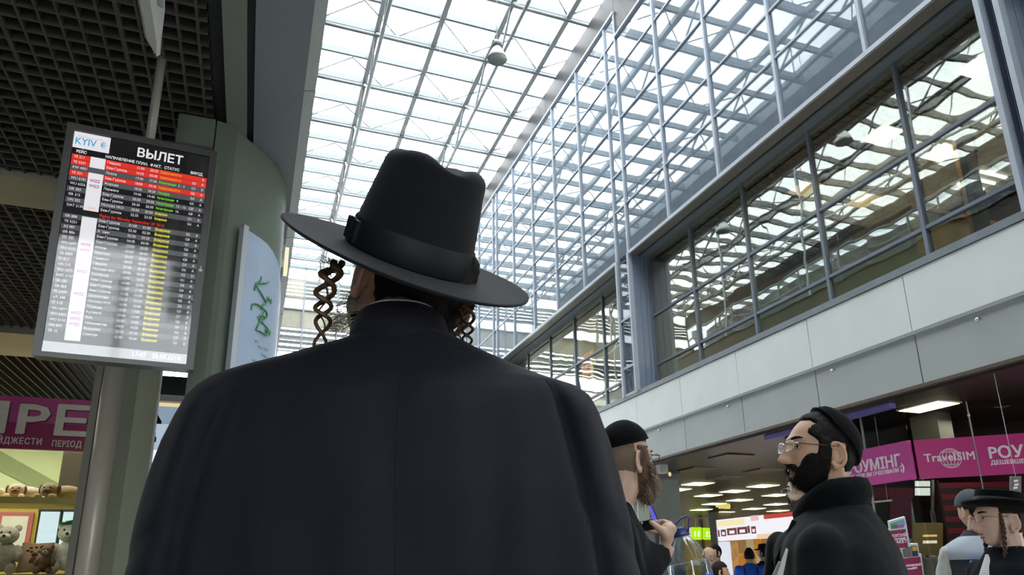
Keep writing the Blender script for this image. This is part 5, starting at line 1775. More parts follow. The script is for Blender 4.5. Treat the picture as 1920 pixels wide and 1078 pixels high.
def spectacles(t, M, fr=GLASSF, tm=TEMPLE, rim=0.0010, hh=0.016):
    gl = empty_part = None
    m = MB(M)
    yf = 0.108
    for s in (-1, 1):
        pts = []
        for k in range(21):
            a = 2 * math.pi * k / 20
            ca, sa = math.cos(a), math.sin(a)
            pts.append((s * 0.034 + 0.026 * math.copysign(abs(ca) ** 0.55, ca), yf - 0.006 * abs(ca) * (1 if s * ca > 0 else 0.2), 0.002 + hh * math.copysign(abs(sa) ** 0.55, sa)))
        m.tube(pts, rim, 6)
        m.tube([(s * 0.060, yf - 0.006, 0.007), (s * 0.073, yf - 0.014, 0.008)], 0.0022, 6)
    m.tube([(-0.008, yf, 0.007), (0, yf + 0.003, 0.009), (0.008, yf, 0.007)], 0.0014, 6)
    for s in (-1, 1):
        m.tube([(s * 0.008, yf, 0.002), (s * 0.010, yf - 0.012, -0.006)], 0.0012, 6)
    gl = m.build('spectacles', fr, t, True)
    for s in (-1, 1):
        ln = []
        for k in range(20):
            a = 2 * math.pi * k / 20
            ca, sa = math.cos(a), math.sin(a)
            ln.append(Vector((s * 0.034 + 0.026 * math.copysign(abs(ca) ** 0.55, ca), yf - 0.003, 0.002 + hh * math.copysign(abs(sa) ** 0.55, sa))))
        MB(M).prism(ln, (0, 0.0015, 0)).build('lens', LENS, gl)
        MB(M).tube([(s * 0.073, yf - 0.014, 0.008), (s * 0.080, 0.04, 0.009), (s * 0.082, -0.005, 0.010), (s * 0.081, -0.028, -0.004)], [0.0024, 0.0024, 0.002, 0.0016], 6, flat=0.7).build('temple', tm, gl, True)
    return gl


def kippah(t, M, tilt=R(38), ang=R(62), thick=0.009, name='skullcap', m=VELV):
    ax = Vector((0, -math.sin(tilt), math.cos(tilt)))
    mb = MB()
    rows = []
    a1 = ax.orthogonal().normalized()
    b1 = ax.cross(a1)
    for i in range(13):
        th = ang * i / 12
        rows.append([M @ head_pt(ax * math.cos(th) + (a1 * math.cos(p) + b1 * math.sin(p)) * math.sin(th), 0.012 + thick * (1 - (i / 12) ** 4) + 0.004, face=False) for p in [2 * math.pi * k / 48 for k in range(48)]])
    rows.append([M @ head_pt(ax * math.cos(ang * 1.0) + (a1 * math.cos(p) + b1 * math.sin(p)) * math.sin(ang), 0.002, face=False) for p in [2 * math.pi * k / 48 for k in range(48)]])
    mb.rings(rows, True)
    k_ = mb.build(name, m, t, True)
    rim = MB()
    rim.tube([M @ head_pt(ax * math.cos(ang * 0.985) + (a1 * math.cos(p) + b1 * math.sin(p)) * math.sin(ang * 0.985), 0.017, face=False) for p in [2 * math.pi * k / 48 for k in range(49)]], 0.0022, 6)
    rim.build('braid_trim', BLKS, k_, True)
    return k_


def curl_lock(mb, path, r0, rad, turns, strands=2, r1=None, fz=0.0):
    """ringlet: strands wound round a centre line"""
    P = [Vector(p) for p in path]
    n = max(30, int(turns * 14))
    for s in range(strands):
        pts, rr = [], []
        for i in range(n + 1):
            u = i / n
            f = u * (len(P) - 1)
            k = min(int(f), len(P) - 2)
            c = P[k].lerp(P[k + 1], f - k)
            a = 2 * math.pi * (turns * u + s / strands) + fz * math.sin(9 * u + s)
            env = (0.35 + 0.65 * min(1, u * 5)) * (1 - 0.45 * u)
            pts.append(c + (RT * math.cos(a) + FW * math.sin(a)) * r0 * env)
            rr.append(lerp(rad, r1 if r1 else rad * 0.5, u))
        mb.tube(pts, rr, 7)


# ---------------------------------------------------------------- the man in the black hat, seen from behind
vH, rH = horiz(745, 800)
HAT_D = 1.0
pH = at(745, 800, 0.97)
man = empty('person', (pH.x, pH.y, 0), 'man in black felt hat and dark navy suit seen from behind, ringlets at his ears', 'person')


def uz(px, py, off=0.0):
    """a point of the man's upright plane: sideways, height"""
    d = ray(px, py)
    t = ((pH - CAM).dot(vH) + off) / d.dot(vH)
    p = CAM + d * t
    return (p - pH).dot(rH), p.z


def WU(u, f, z):
    q = pH + rH * u + vH * f
    return Vector((q.x, q.y, z))


LS = [(663, 636), (640, 648), (600, 659), (560, 670), (520, 682), (480, 692), (440, 702), (410, 711), (388, 720), (370, 733), (350, 753), (330, 785), (308, 832), (291, 882), (276, 935), (263, 985), (253, 1035), (244, 1085), (226, 1200), (215, 1400), (225, 1900)]
RS = [(838, 633), (860, 646), (880, 656), (910, 671), (940, 684), (980, 702), (1020, 717), (1056, 729), (1084, 737), (1103, 752), (1120, 782), (1137, 830), (1150, 880), (1162, 935), (1174, 985), (1182, 1035), (1192, 1085), (1212, 1200), (1225, 1400), (1215, 1900)]
Ltab = sorted([(z, u) for u, z in (uz(*p) for p in LS)])
Rtab = sorted([(z, u) for u, z in (uz(*p) for p in RS)])
ztop_ = min(Ltab[-1][0], Rtab[-1][0])
zsh = uz(385, 722)[1]
zs = []
z = ztop_
while z > 0.55:
    zs.append(z)
    z -= 0.0035 if z > zsh - 0.05 else 0.010
zs.append(0.55)
rows = []
NJ = 160
for z in zs[::-1]:
    ul, ur = interp(Ltab, z), interp(Rtab, z)
    uc, a = (ul + ur) / 2, (ur - ul) / 2
    dd = interp([(0.55, 0.17), (1.1, 0.165), (zsh - 0.15, 0.150), (zsh - 0.02, 0.118), (zsh + 0.03, 0.092), (ztop_, 0.066)], z)
    ring = []
    for j in range(NJ):
        an = 2 * math.pi * j / NJ
        ca, sa = math.cos(an), math.sin(an)
        x = math.copysign(abs(ca) ** 0.9, ca)
        f = math.copysign(abs(sa) ** 0.85, sa) * dd
        u = uc + a * x
        if sa < 0:                                            # the back, towards the camera
            below = smooth(zsh + 0.012, zsh - 0.05, z)
            sx_ = 0.735 + 0.03 * smooth(zsh - 0.05, zsh - 0.3, z)
            k = abs(x) - sx_
            f += below * (0.016 * math.exp(-(k / 0.028) ** 2) - 0.010 * math.exp(-((k - 0.10) / 0.07) ** 2))
            nn = Vector((u * 14, z * 2.2, 3.1))
            f += 0.010 * noise.noise(nn) * below + 0.005 * noise.noise(Vector((u * 34, z * 3.5, 9.0))) * below
            f += 0.004 * math.exp(-((u - uc - 0.004) / 0.006) ** 2) * smooth(zsh + 0.03, zsh - 0.02, z)
            f -= 0.012 * math.exp(-((abs(u - uc) - 0.085) / 0.05) ** 2) * smooth(zsh - 0.30, zsh - 0.02, z) * below
            cr_ = math.exp(-((z - (zsh - 0.17 - 0.25 * (abs(x) - 0.75))) / 0.012) ** 2) * smooth(0.62, 0.8, abs(x))
            f += 0.006 * cr_
        ring.append(WU(u, f, z))
    rows.append(ring)
MB().rings(rows).build('jacket', NAVY, man, True)
# seams of the jacket: sleeve heads and centre back
def seam(name, x, z0, z1, r):
    an = 1.5 * math.pi + math.copysign(math.acos(min(1, math.sqrt(max(0, 1 - (abs(x) ** (1 / 0.9)) ** 2)))), x)
    j = int(round(NJ * an / (2 * math.pi))) % NJ
    pts = [ring[j] - vH * 0.0004 for ring in rows if z1 < ring[j].z < z0][::2]
    MB().tube(pts, r, 6).build(name, mat('seam_dark', '#07080c', rough=0.9, var=0), man, True)


seam('sleeve_seam', -0.735, zsh + 0.004, zsh - 0.20, 0.0011)
seam('sleeve_seam', 0.735, zsh + 0.004, zsh - 0.20, 0.0011)
seam('back_seam', 0.02, ztop_ - 0.01, 0.9, 0.0007)


def back_f(u, z):
    ul, ur = interp(Ltab, z), interp(Rtab, z)
    uc, a = (ul + ur) / 2, (ur - ul) / 2
    x = max(-0.999, min(0.999, (u - uc) / a))
    dd = interp([(0.55, 0.17), (1.1, 0.165), (zsh - 0.15, 0.150), (zsh - 0.02, 0.118), (zsh + 0.03, 0.092), (ztop_, 0.066)], z)
    ca = abs(x) ** (1 / 0.9)
    return -(math.sqrt(max(0, 1 - ca * ca)) ** 0.85) * dd


# collar of the jacket and of the shirt
un, zn = uz(750, 628)
NC = 48


def collar(name, m, rx, ry, zb, zt, th, back=0.0, drop=0.0, lean=0.0, flare=1.0):
    mb = MB()
    rows = []
    for (zz, gx) in ((zb, 0.014 * flare), ((zb + zt) / 2, 0.006 * flare), (zt, 0.0), (zt + 0.002, -th * 0.5), (zt, -th), (zb, -th)):
        ring = []
        for k in range(NC):
            an = 2 * math.pi * k / NC
            bk = 0.5 - 0.5 * math.sin(an)
            q = smooth(0.0, 1.0, bk)
            h = zz + (back * q - drop * (1 - q)) * (1 if zz > zb + 0.001 else 0.5)
            ring.append(WU(un + (rx + gx) * math.cos(an), (ry + gx) * math.sin(an) + lean * (zz - zb), h))
        rows.append(ring)
    return mb.rings(rows + [rows[0]], cap=False).build(name, m, man, True)


collar('jacket_collar', NAVY, 0.069, 0.066, zn - 0.045, zn + 0.016, 0.008, back=0.010, drop=0.05)
collar('shirt_collar', SHIRT, 0.0615, 0.060, zn + 0.004, zn + 0.0245, 0.004, back=0.006, drop=0.041, flare=0.0)

# head: turned to the left and tipped back
hc = at(768, 530, 1.075)
fh = (vH * math.cos(R(34)) - rH * math.sin(R(34)))
HM = frame(hc, fh, pitch=R(14), roll=R(9), s=1.04)
bm = MB()
add_head(bm, HM)
nb_ = WU(un, 0.01, zn - 0.10)
arm_tube(bm, [HM @ Vector((0, -0.012, -0.03)), HM @ Vector((0, -0.03, -0.09)), WU(un, 0.0, zn), nb_], [0.066, 0.062, 0.060, 0.07])
put('body', remesh(bm, 0.0045, 2, 'body'), SKIN3, man)


def hair_mask(d, p, front=0.055, nape=-0.085):
    m = 1.0
    if d.y > 0:
        m = smooth(front - 0.012, front + 0.012, p.z - 0.035 * smooth(0.0, 0.6, 1 - abs(d.x)) * 0 + 0.0) if p.y > 0.02 else smooth(0.0, 0.02, p.z + 0.02 - p.y * 1.0)
    if d.y <= 0 or p.y <= 0.02:
        m = min(1.0, smooth(nape - 0.012, nape + 0.012, p.z))
        if abs(p.x) > 0.055 and p.y > -0.03:
            m *= smooth(-0.012, 0.012, p.z - 0.012)
    return m


shell(HM, lambda d, p: hair_mask(d, p, nape=-0.100) * smooth(0.06, 0.045, p.z), 0.010, amp=0.004).build('hair', HAIRB, man, True)
be = MB()
for k in range(420):
    a = random.uniform(-1, 1)
    side = -1 if random.random() < 0.75 else 1
    p = HM @ Vector((side * random.uniform(0.045, 0.066), random.uniform(0.0, 0.075), random.uniform(-0.10, -0.035)))
    d = (HM.to_3x3() @ Vector((side * 0.9, 0.5, -0.4)))
    strand(be, p, d, random.uniform(0.010, 0.030), 0.0006, 0.8, 0.6, 4)
be.build('beard', HAIRGR, man)['kind'] = 'stuff'
shell(HM, lambda d, p: smooth(-0.03, -0.05, p.z) * smooth(0.0, 0.03, p.y), 0.005, amp=0.004).build('beard_base', HAIRGR, man, True)

# ringlets
cu_ = MB()
curl_lock(cu_, [at(634, 492, 0.97), at(616, 520, 0.965), at(606, 560, 0.965), at(606, 600, 0.965), at(600, 655, 0.965)], 0.0150, 0.0050, 2.6, 2, 0.0022, 0.4)
curl_lock(cu_, [at(636, 495, 0.97), at(612, 530, 0.965), at(604, 580, 0.965), at(604, 630, 0.965)], 0.006, 0.0022, 2.2, 1, 0.001, 0.6)
for k in range(60):
    q = at(random.uniform(608, 640), random.uniform(486, 520), 0.965)
    strand(cu_, q, -RT * random.uniform(-0.3, 1) + UP * random.uniform(-1, 0.6), random.uniform(0.01, 0.03), 0.0006, 0.6, 0.9, 5)
cu_.build('ringlet', CURL, man, True)
cu_ = MB()
curl_lock(cu_, [at(872, 548, 1.03), at(878, 590, 1.03), at(876, 630, 1.03), at(876, 672, 1.03)], 0.0105, 0.0036, 2.7, 2, 0.0014, 0.5)
curl_lock(cu_, [at(868, 555, 1.03), at(864, 590, 1.03), at(853, 620, 1.03), at(868, 655, 1.03)], 0.006, 0.0026, 2.4, 2, 0.001, 0.7)
for k in range(40):
    q = at(random.uniform(868, 888), random.uniform(556, 580), 1.03)
    strand(cu_, q, RT * random.uniform(-0.3, 1) + UP * random.uniform(-1, 0.4), random.uniform(0.01, 0.025), 0.0006, 0.6, 0.9, 5)
cu_.build('ringlet', CURL, man, True)
legs(man, frame((pH.x, pH.y, 0), vH))


def felt_hat(t, HT, a0=0.083, b0=0.098, a1=0.182, b1=0.188, hc_=0.135, brim_up=0.016, taper=0.80, dip=0.030, ribbon=0.036, name='hat', mat_=FELT, flat=False, edge=0.0025, curl=(0.9, 1.0), low=0.9):
    NS = 96
    rows = []
    for i in range(17):                                   # upper face of the brim, from the crown outwards, and back beneath
        u = i / 16
        ring = []
        for k in range(NS):
            an = 2 * math.pi * k / NS
            ca, sa = math.cos(an), math.sin(an)
            ax, by = lerp(a0, a1, u), lerp(b0, b1, u)
            zz = brim_up * u * u * (curl[1] + curl[0] * ca * ca - (0.5 * max(0, sa) if curl[1] > 0 else 0)) - (0.004 if curl[1] > 0 else 0.0) * math.sin(math.pi * u)
            ring.append(HT @ Vector((ax * ca, by * sa, zz)))
        rows.append(ring)
    up = HT.to_3x3() @ Vector((0, 0, 1))
    under = [[p - up * (edge * 2 if i < 16 else edge) for p in r] for i, r in enumerate(rows)]
    crown = []
    LV = 22
    for i in range(LV + 1):
        u = i / LV
        ring = []
        for k in range(NS):
            an = 2 * math.pi * k / NS
            ca, sa = math.cos(an), math.sin(an)
            if u < 0.62:
                v = u / 0.62
                tp = lerp(1.0, taper, v ** 1.15)
                z = hc_ * v * low
                ring.append(HT @ Vector((a0 * ca * tp, b0 * sa * tp, z)))
            else:
                v = (u - 0.62) / 0.38
                rr_ = taper * (math.cos(v * math.pi / 2) ** 0.75 if v < 1 else 0.0)
                x, y = a0 * ca * rr_, b0 * sa * rr_
                z = hc_ * (low + (1 - low) * math.sin(min(1, v * 1.6) * math.pi / 2))
                if not flat:
                    z -= dip * math.exp(-(x / 0.024) ** 2) * smooth(0.05, 0.55, v) * (0.75 + 0.25 * smooth(-0.08, 0.06, y))
                    z += 0.006 * smooth(0.0, 0.05, -y) * (1 - smooth(0.5, 1.0, v))
                ring.append(HT @ Vector((x, y, z)))
        crown.append(ring)
    o = MB().rings(under + rows[::-1] + crown).build(name, mat_, t, True)
    rb = []
    for z, ex in ((0.001, 0.0012), (0.003, 0.0026), (ribbon - 0.002, 0.0026), (ribbon, 0.0012)):
        tp = lerp(1.0, taper, (z / (hc_ * low)) ** 1.15)
        rb.append([HT @ Vector(((a0 * tp + ex) * math.cos(2 * math.pi * k / NS), (b0 * tp + ex) * math.sin(2 * math.pi * k / NS), z)) for k in range(NS)])
    MB().rings(rb, cap=False).build('ribbon', RIBB, o, True)
    return o


vv = ray(766, 478).normalized()
e_ = (UP * math.cos(R(17.5)) + RT * math.sin(R(17.5)))
e_ = (e_ - vv * e_.dot(vv)).normalized()
TAU = R(7.5)
ax_ = e_ * math.cos(TAU) - vv * math.sin(TAU)
fy = (vv - ax_ * vv.dot(ax_)).normalized()
fx = fy.cross(ax_)
ro = R(20)
fy, fx = fy * math.cos(ro) - fx * math.sin(ro), fx * math.cos(ro) + fy * math.sin(ro)
hp = at(766, 487, 1.045)
HT = Matrix(((fx.x, fy.x, ax_.x, hp.x), (fx.y, fy.y, ax_.y, hp.y), (fx.z, fy.z, ax_.z, hp.z), (0, 0, 0, 1)))
felt_hat(man, HT, a0=0.0925, b0=0.101, a1=0.187, b1=0.190, hc_=0.148, taper=0.80, ribbon=0.042, curl=(0.6, -0.10), low=0.84, dip=0.019)
bow = MB(HT)
bow.box(-0.0960, -0.090, -0.026, 0.026, 0.005, 0.036).box(-0.0972, -0.093, -0.006, 0.006, 0.004, 0.038)
bow.build('ribbon_bow', RIBB, man)
# ---------------------------------------------------------------- everyone else


def base_person(label, head_px, D, face, pitch=0.0, roll=0.0, s=1.0, group=None, lean=(0, 0)):
    hc_ = at(head_px[0], head_px[1], D)
    t = empty('person', (hc_.x + lean[0], hc_.y + lean[1], 0), label, 'person', group)
    return t, hc_, frame(hc_, face, pitch, roll, s)


def body_frame(t, hc_, face, up=None):
    """torso matrix scaled so that the shoulders sit right under the head"""
    k = (hc_.z - 0.005) / (1.635 if up is None else up)
    o = ORG[t.name]
    return frame((o.x, o.y, 0), face, 0, 0, 1.0) @ Matrix.Diagonal((1, 1, k, 1)), k


def dressed(t, M, mat_, arms, name='coat', voxel=0.012, grow=0.012, tab=TORSO, noise_amp=0.006, extra=None, top=None):
    mb = MB()
    torso(mb, M, tab, grow=grow, top=top)
    for a, r in arms:
        arm_tube(mb, a, r)
    if extra:
        extra(mb)

    def disp(co, no):
        return co + no * (noise_amp * noise.noise(Vector((co.x * 11, co.y * 11, co.z * 5))) + noise_amp * 0.5 * noise.noise(Vector((co.x * 30, co.y * 30, co.z * 9))))
    me = remesh(mb, voxel, 3, name, disp)
    return put(name, me, mat_, t)


def beard_shell(t, M, m, thick=0.016, amp=0.010, top=-0.052, cheek=0.0, n=350, L=0.03, droop=0.6, name='beard', rad=0.0007, side=0.05):
    """beard on chin, cheeks and upper lip, with loose hairs over it"""
    def msk(d, p):
        if p.y < -0.012:
            return 0.0
        lip = g(p.z + 0.073, 0.013) * g(p.x, 0.021)
        edge = lerp(top, cheek, smooth(0.030, 0.066, abs(p.x)))
        if abs(p.x) > 0.055 and p.y < 0.036:
            edge = 0.045
        v = smooth(edge + 0.004, edge - 0.012, p.z) * smooth(-0.012, 0.004, p.y)
        mous = g(p.z + 0.056, 0.007) * smooth(0.034, 0.024, abs(p.x)) * (1 if p.y > 0.05 else 0)
        return max(0.0, max(v, mous) * (1 - 1.0 * smooth(0.25, 0.6, lip)))
    b = shell(M, msk, thick, amp=amp, dip=-0.005)
    o = b.build(name, m, t, True)
    mb = MB()
    R3 = M.to_3x3()
    c = 0
    while c < n:
        d = Vector((random.uniform(-1, 1), random.uniform(-0.1, 1), random.uniform(-1, 0.1))).normalized()
        p = head_pt(d, 0.0)
        if msk(d, p) < 0.6:
            continue
        c += 1
        strand(mb, M @ head_pt(d, thick * 0.6), R3 @ (d + Vector((0, 0.1, -0.5))), random.uniform(0.4, 1.0) * L, rad, droop, 0.35, 3)
    mb.build('beard_hairs', m, o)['kind'] = 'stuff'
    return o


# ---- bearded man with skullcap, holding a phone
v2, r2 = horiz(1178, 858)
f2 = v2 * math.cos(R(52)) + r2 * math.sin(R(52))
p2, h2, M2 = base_person('bearded man in black skullcap and glasses raising a phone, beside the dark suit', (1176, 862), 2.62, f2, pitch=R(2), lean=(-RT.x * 0.075, -RT.y * 0.075))
B2, k2 = body_frame(p2, h2, v2 * math.cos(R(84)) + r2 * math.sin(R(84)))
bm = MB()
add_head(bm, M2)
arm_tube(bm, [M2 @ Vector((0, -0.014, -0.03)), M2 @ Vector((0, -0.03, -0.10)), B2 @ Vector((0, 0, 1.44))], [0.064, 0.060, 0.07])
torso(bm, B2, [(1.05, 0.15, 0.09), (1.15, 0.165, 0.10), (1.28, 0.17, 0.10), (1.36, 0.165, 0.09), (1.405, 0.14, 0.075), (1.435, 0.10, 0.065), (1.465, 0.066, 0.060)])
wr2 = at(1252, 1022, 2.50)
kn2 = at(1252, 985, 2.50)
arm_tube(bm, [B2 @ Vector((0.175, 0.0, 1.37)), at(1180, 1100, 2.34), at(1236, 1052, 2.48), wr2], [0.05, 0.042, 0.036, 0.028])
ax2 = (kn2 - wr2)
palm = wr2 + ax2 * 0.55 - RT * 0.004
bm.M = Matrix()
bm.ball(palm, 1.0, 16, 10, sc=(0.026, 0.030, 0.042), rot=Matrix((RT, FW, UP)).transposed())
bm.ball(at(1258, 992, 2.50), 0.021, 14, 10)
# fingers lie along the back of the phone, thumb in front of it, little finger below
for k, pts in enumerate([[(1256, 983, 2.52), (1244, 978, 2.56), (1230, 979, 2.57), (1219, 983, 2.56)], [(1256, 988, 2.52), (1242, 983, 2.575), (1228, 986, 2.585), (1216, 989, 2.575)], [(1254, 995, 2.52), (1241, 991, 2.575), (1228, 994, 2.58), (1218, 996, 2.57)],
                         [(1250, 1003, 2.51), (1238, 1001, 2.53), (1226, 998, 2.54), (1216, 994, 2.535)]]):
    bm.tube([at(*q) for q in pts], [0.0115, 0.0105, 0.0095, 0.0075], 10)
    bm.ball(at(*pts[-1]), 0.0078, 8, 6)
    bm.ball(at(*pts[0]), 0.0125, 8, 6)
bm.tube([at(1250, 1006, 2.485), at(1242, 995, 2.475), at(1231, 987, 2.485), at(1221, 979, 2.50)], [0.017, 0.0145, 0.012, 0.009], 10)
bm.ball(at(1221, 979, 2.50), 0.009, 8, 6)
put('body', remesh(bm, 0.0045, 1, 'body'), SKIN2, p2)
shell(M2, lambda d, p: max(smooth(-0.075, -0.060, p.z) if p.y < -0.015 else 0.0, smooth(0.055, 0.065, p.z)) * (1 if p.y < 0.03 or p.z > 0.055 else 0), 0.0035, dip=-0.005).build('cropped_hair', STUB, p2, True)
kippah(p2, M2, tilt=R(10), ang=R(64), thick=0.012)
eyes(p2, M2, HAIRG)
spectacles(p2, M2, mat('spectacle_black', '#16161a', rough=0.3, var=0), mat('spectacle_black2', '#16161a', rough=0.3, var=0), rim=0.0016)
beard_shell(p2, M2, HAIRG, thick=0.020, amp=0.012, top=-0.05, cheek=-0.012, n=300, L=0.06)
lb_ = MB()
R3 = M2.to_3x3()
for k in range(900):
    d = Vector((random.uniform(-1, 1), random.uniform(0.15, 1), random.uniform(-1, -0.35))).normalized()
    strand(lb_, M2 @ head_pt(d, 0.012), R3 @ (Vector((d.x * 0.5, 0.55, -0.9))), random.uniform(0.03, 0.075), 0.0011, 0.9, 0.28, 4)
lb_.build('long_beard', mat('beard_fawn', '#9c8d7c', rough=0.65, var=0.3, scale=60), p2)['kind'] = 'stuff'
bl = MB()
bl.rings([[M2 @ Vector((a * math.cos(2 * math.pi * j / 24) + 0.004 * noise.noise(Vector((j, zz * 90, 1))), yc + b * math.sin(2 * math.pi * j / 24), zz)) for j in range(24)] for zz, a, b, yc in ((-0.07, 0.060, 0.030, 0.062), (-0.10, 0.058, 0.038, 0.070), (-0.125, 0.048, 0.034, 0.078), (-0.145, 0.034, 0.026, 0.082), (-0.160, 0.018, 0.015, 0.083), (-0.168, 0.006, 0.005, 0.083))])
bl.build('beard_base', HAIRG, p2, True)
cl2 = MB()
curl_lock(cl2, [M2 @ Vector((0.074, 0.025, 0.012)), M2 @ Vector((0.082, 0.035, -0.04)), M2 @ Vector((0.080, 0.045, -0.09)), M2 @ Vector((0.075, 0.055, -0.135))], 0.0055, 0.004, 4.5, 2, 0.002)
cl2.build('ringlet', HAIRG, p2, True)
sh2 = B2 @ Vector((0.205, 0.0, 1.38))
el2 = at(1180, 1100, 2.34)
sl2 = B2 @ Vector((-0.205, 0.0, 1.38))
dressed(p2, B2, BLKC, [([sh2, el2, at(1240, 1036, 2.48)], [0.070, 0.064, 0.050]), ([sl2, B2 @ Vector((-0.27, 0.03, 1.12)), B2 @ Vector((-0.25, 0.10, 0.88))], [0.068, 0.056, 0.046])], 'coat', 0.014, 0.014)
cb = MB()
cb.rings([[B2 @ Vector(((a) * math.cos(2 * math.pi * j / 32), b * math.sin(2 * math.pi * j / 32) + y0, z - 0.035 * max(0, math.sin(2 * math.pi * j / 32)))) for j in range(32)] for z, a, b, y0 in ((1.445, 0.082, 0.080, 0.01), (1.508, 0.074, 0.076, 0.012), (1.510, 0.068, 0.070, 0.012), (1.445, 0.070, 0.068, 0.01))], cap=False)
cb.build('shirt_collar', SHIRT, p2, True)
lp = MB()
lp.rings([[B2 @ Vector((a * math.cos(2 * math.pi * j / 32), b * math.sin(2 * math.pi * j / 32) + y0, z - 0.09 * max(0, math.sin(2 * math.pi * j / 32)) ** 1.5)) for j in range(32)] for z, a, b, y0 in ((1.40, 0.125, 0.100, 0), (1.455, 0.088, 0.086, -0.004), (1.470, 0.083, 0.082, -0.006), (1.450, 0.078, 0.078, -0.004), (1.40, 0.11, 0.09, 0))], cap=False)
lp.build('coat_collar', BLKC, p2, True)
legs(p2, B2)
# phone in his hand
ph = empty('phone', at(1213, 986, 2.54), 'black phone held up by the bearded man', 'phone')
pq = [at(1199.5, 978.5, 2.545), at(1224, 973, 2.535), at(1227, 992, 2.515), at(1203, 997.5, 2.525)]
M_PH = mat('phone_black', '#0b0b0d', rough=0.25, var=0)
MB().quadbox(pq, FW * 0.012).build('case', M_PH, ph)
pc = (pq[0] + pq[1] + pq[2] + pq[3]) / 4
MB().quadbox([pc.lerp(q, 0.9) - FW * 0.001 for q in pq], -FW * 0.001).build('back_cover', mat('phone_back', '#141418', rough=0.15, var=0), ph)
MB().ball(pc.lerp(pq[0], 0.7) - FW * 0.002, 0.004, 10, 6).build('camera_lens', M_BELL, ph, True)

# ---- big water bottle on luggage
G_PET = glass('pet_plastic', 0.08, (0.86, 0.90, 0.93), rough=0.04)
M_CAPB = mat('cap_blue', '#1c2a66', rough=0.4)
bc = at(1296, 1078, 2.75)
BT = Matrix.Translation(bc) @ Matrix(((RT.x, FW.x, 0), (RT.y, FW.y, 0), (0, 0, 1))).to_4x4() @ Matrix.Rotation(R(-11), 4, 'Y')
bo = empty('water_bottle', bc + Vector((0, 0, -0.2)), 'large clear water bottle with navy cap and carrying loop, below the phone', 'bottle')
rw = []
for z, r_, am in ((-0.20, 0.068, 0), (-0.19, 0.080, 0), (-0.14, 0.083, 0.0), (-0.13, 0.080, 0), (-0.09, 0.083, 0), (-0.08, 0.080, 0), (-0.03, 0.083, 0), (0.0, 0.083, 0.001), (0.02, 0.080, 0.002), (0.035, 0.081, 0.002), (0.07, 0.074, 0.004), (0.10, 0.062, 0.0045), (0.125, 0.047, 0.003), (0.142, 0.034, 0.001), (0.150, 0.027, 0), (0.165, 0.026, 0)):
    rw.append([BT @ Vector(((r_ + am * math.cos(8 * 2 * math.pi * j / 64)) * math.cos(2 * math.pi * j / 64), (r_ + am * math.cos(8 * 2 * math.pi * j / 64)) * math.sin(2 * math.pi * j / 64), z)) for j in range(64)])
MB().rings(rw).build('shell', G_PET, bo, True)
wr_ = [[BT @ Vector((r_ * math.cos(2 * math.pi * j / 40), r_ * math.sin(2 * math.pi * j / 40), z)) for j in range(40)] for z, r_ in ((-0.195, 0.066), (-0.18, 0.078), (0.0, 0.079), (0.05, 0.075))]
MB().rings(wr_).build('water', glass('water', 0.03, (0.72, 0.80, 0.84)), bo, True)
MB(BT).lathe([(0.0, 0.185), (0.026, 0.185), (0.030, 0.178), (0.030, 0.160), (0.036, 0.157), (0.036, 0.149), (0.028, 0.148)], n=28).build('cap', M_CAPB, bo, True)
MB().tube([BT @ Vector(p) for p in ((0.030, 0, 0.155), (0.040, 0, 0.185), (0.052, 0.0, 0.212), (0.040, 0, 0.222), (0.012, 0, 0.214), (-0.012, 0, 0.196), (-0.022, 0, 0.18))], 0.0045, 8).build('loop', M_CAPB, bo, True)
MB().rings([[BT @ Vector((0.0845 * math.cos(a), 0.0845 * math.sin(a), z)) for a in [-1.9 + 2.2 * j / 20 for j in range(21)]] for z in (-0.16, -0.005)], cap=False, close=False).build('label', mat('label_blue', '#3a62b8', rough=0.4, var=0.25, scale=30), bo, True)
zb = (BT @ Vector((0, 0, -0.2))).z
lc = empty('suitcase', (bc.x, bc.y, 0), 'tall dark suitcase under the water bottle, below the frame', 'suitcase')
MB().box(bc.x - 0.08, bc.x + 0.30, bc.y - 0.06, bc.y + 0.34, 0.06, zb - 0.018).build('shell', mat('suitcase_grey', '#2c2e33', rough=0.5), lc, auto=30)
for dx in (-0.04, 0.26):
    MB().tube([(bc.x + dx, bc.y, 0.032), (bc.x + dx, bc.y + 0.03, 0.032)], 0.03, 10).build('wheel', SHOE, lc, True)

# ---- man with rimless glasses looking left
v3, r3 = horiz(1535, 850)
f3 = -r3 * math.cos(R(24)) - v3 * math.sin(R(24))
p3, h3, M3 = base_person('man with rimless glasses, short black beard, skullcap and black coat, looking left', (1538, 848), 2.12, f3, pitch=R(8), roll=R(-3), lean=(RT.x * 0.02, RT.y * 0.02))
B3, k3 = body_frame(p3, h3, (-r3 * 0.97 + v3 * 0.22))
bm = MB()
add_head(bm, M3, 132, 100)
arm_tube(bm, [M3 @ Vector((0, -0.014, -0.03)), M3 @ Vector((0, -0.03, -0.10)), B3 @ Vector((0, 0, 1.44))], [0.064, 0.060, 0.07])
put('body', remesh(bm, 0.0034, 1, 'body'), SKIN, p3)


def hm3(d, p):
    line = 0.086 - 0.012 * smooth(0.03, 0.055, abs(p.x))
    if p.y > 0.022:
        top_ = smooth(line - 0.004, line + 0.006, p.z)
        temple = smooth(0.026, 0.018, p.y - 0.055 * smooth(0.0, 0.07, p.z)) if abs(p.x) > 0.05 and p.z > -0.01 else 0.0
        return max(top_, temple)
    if p.y > -0.045 and abs(p.x) > 0.05:
        if p.y > 0.004:
            return smooth(-0.05, -0.04, p.z)
        return smooth(0.020, 0.030, p.z)
    return smooth(-0.078, -0.066, p.z)


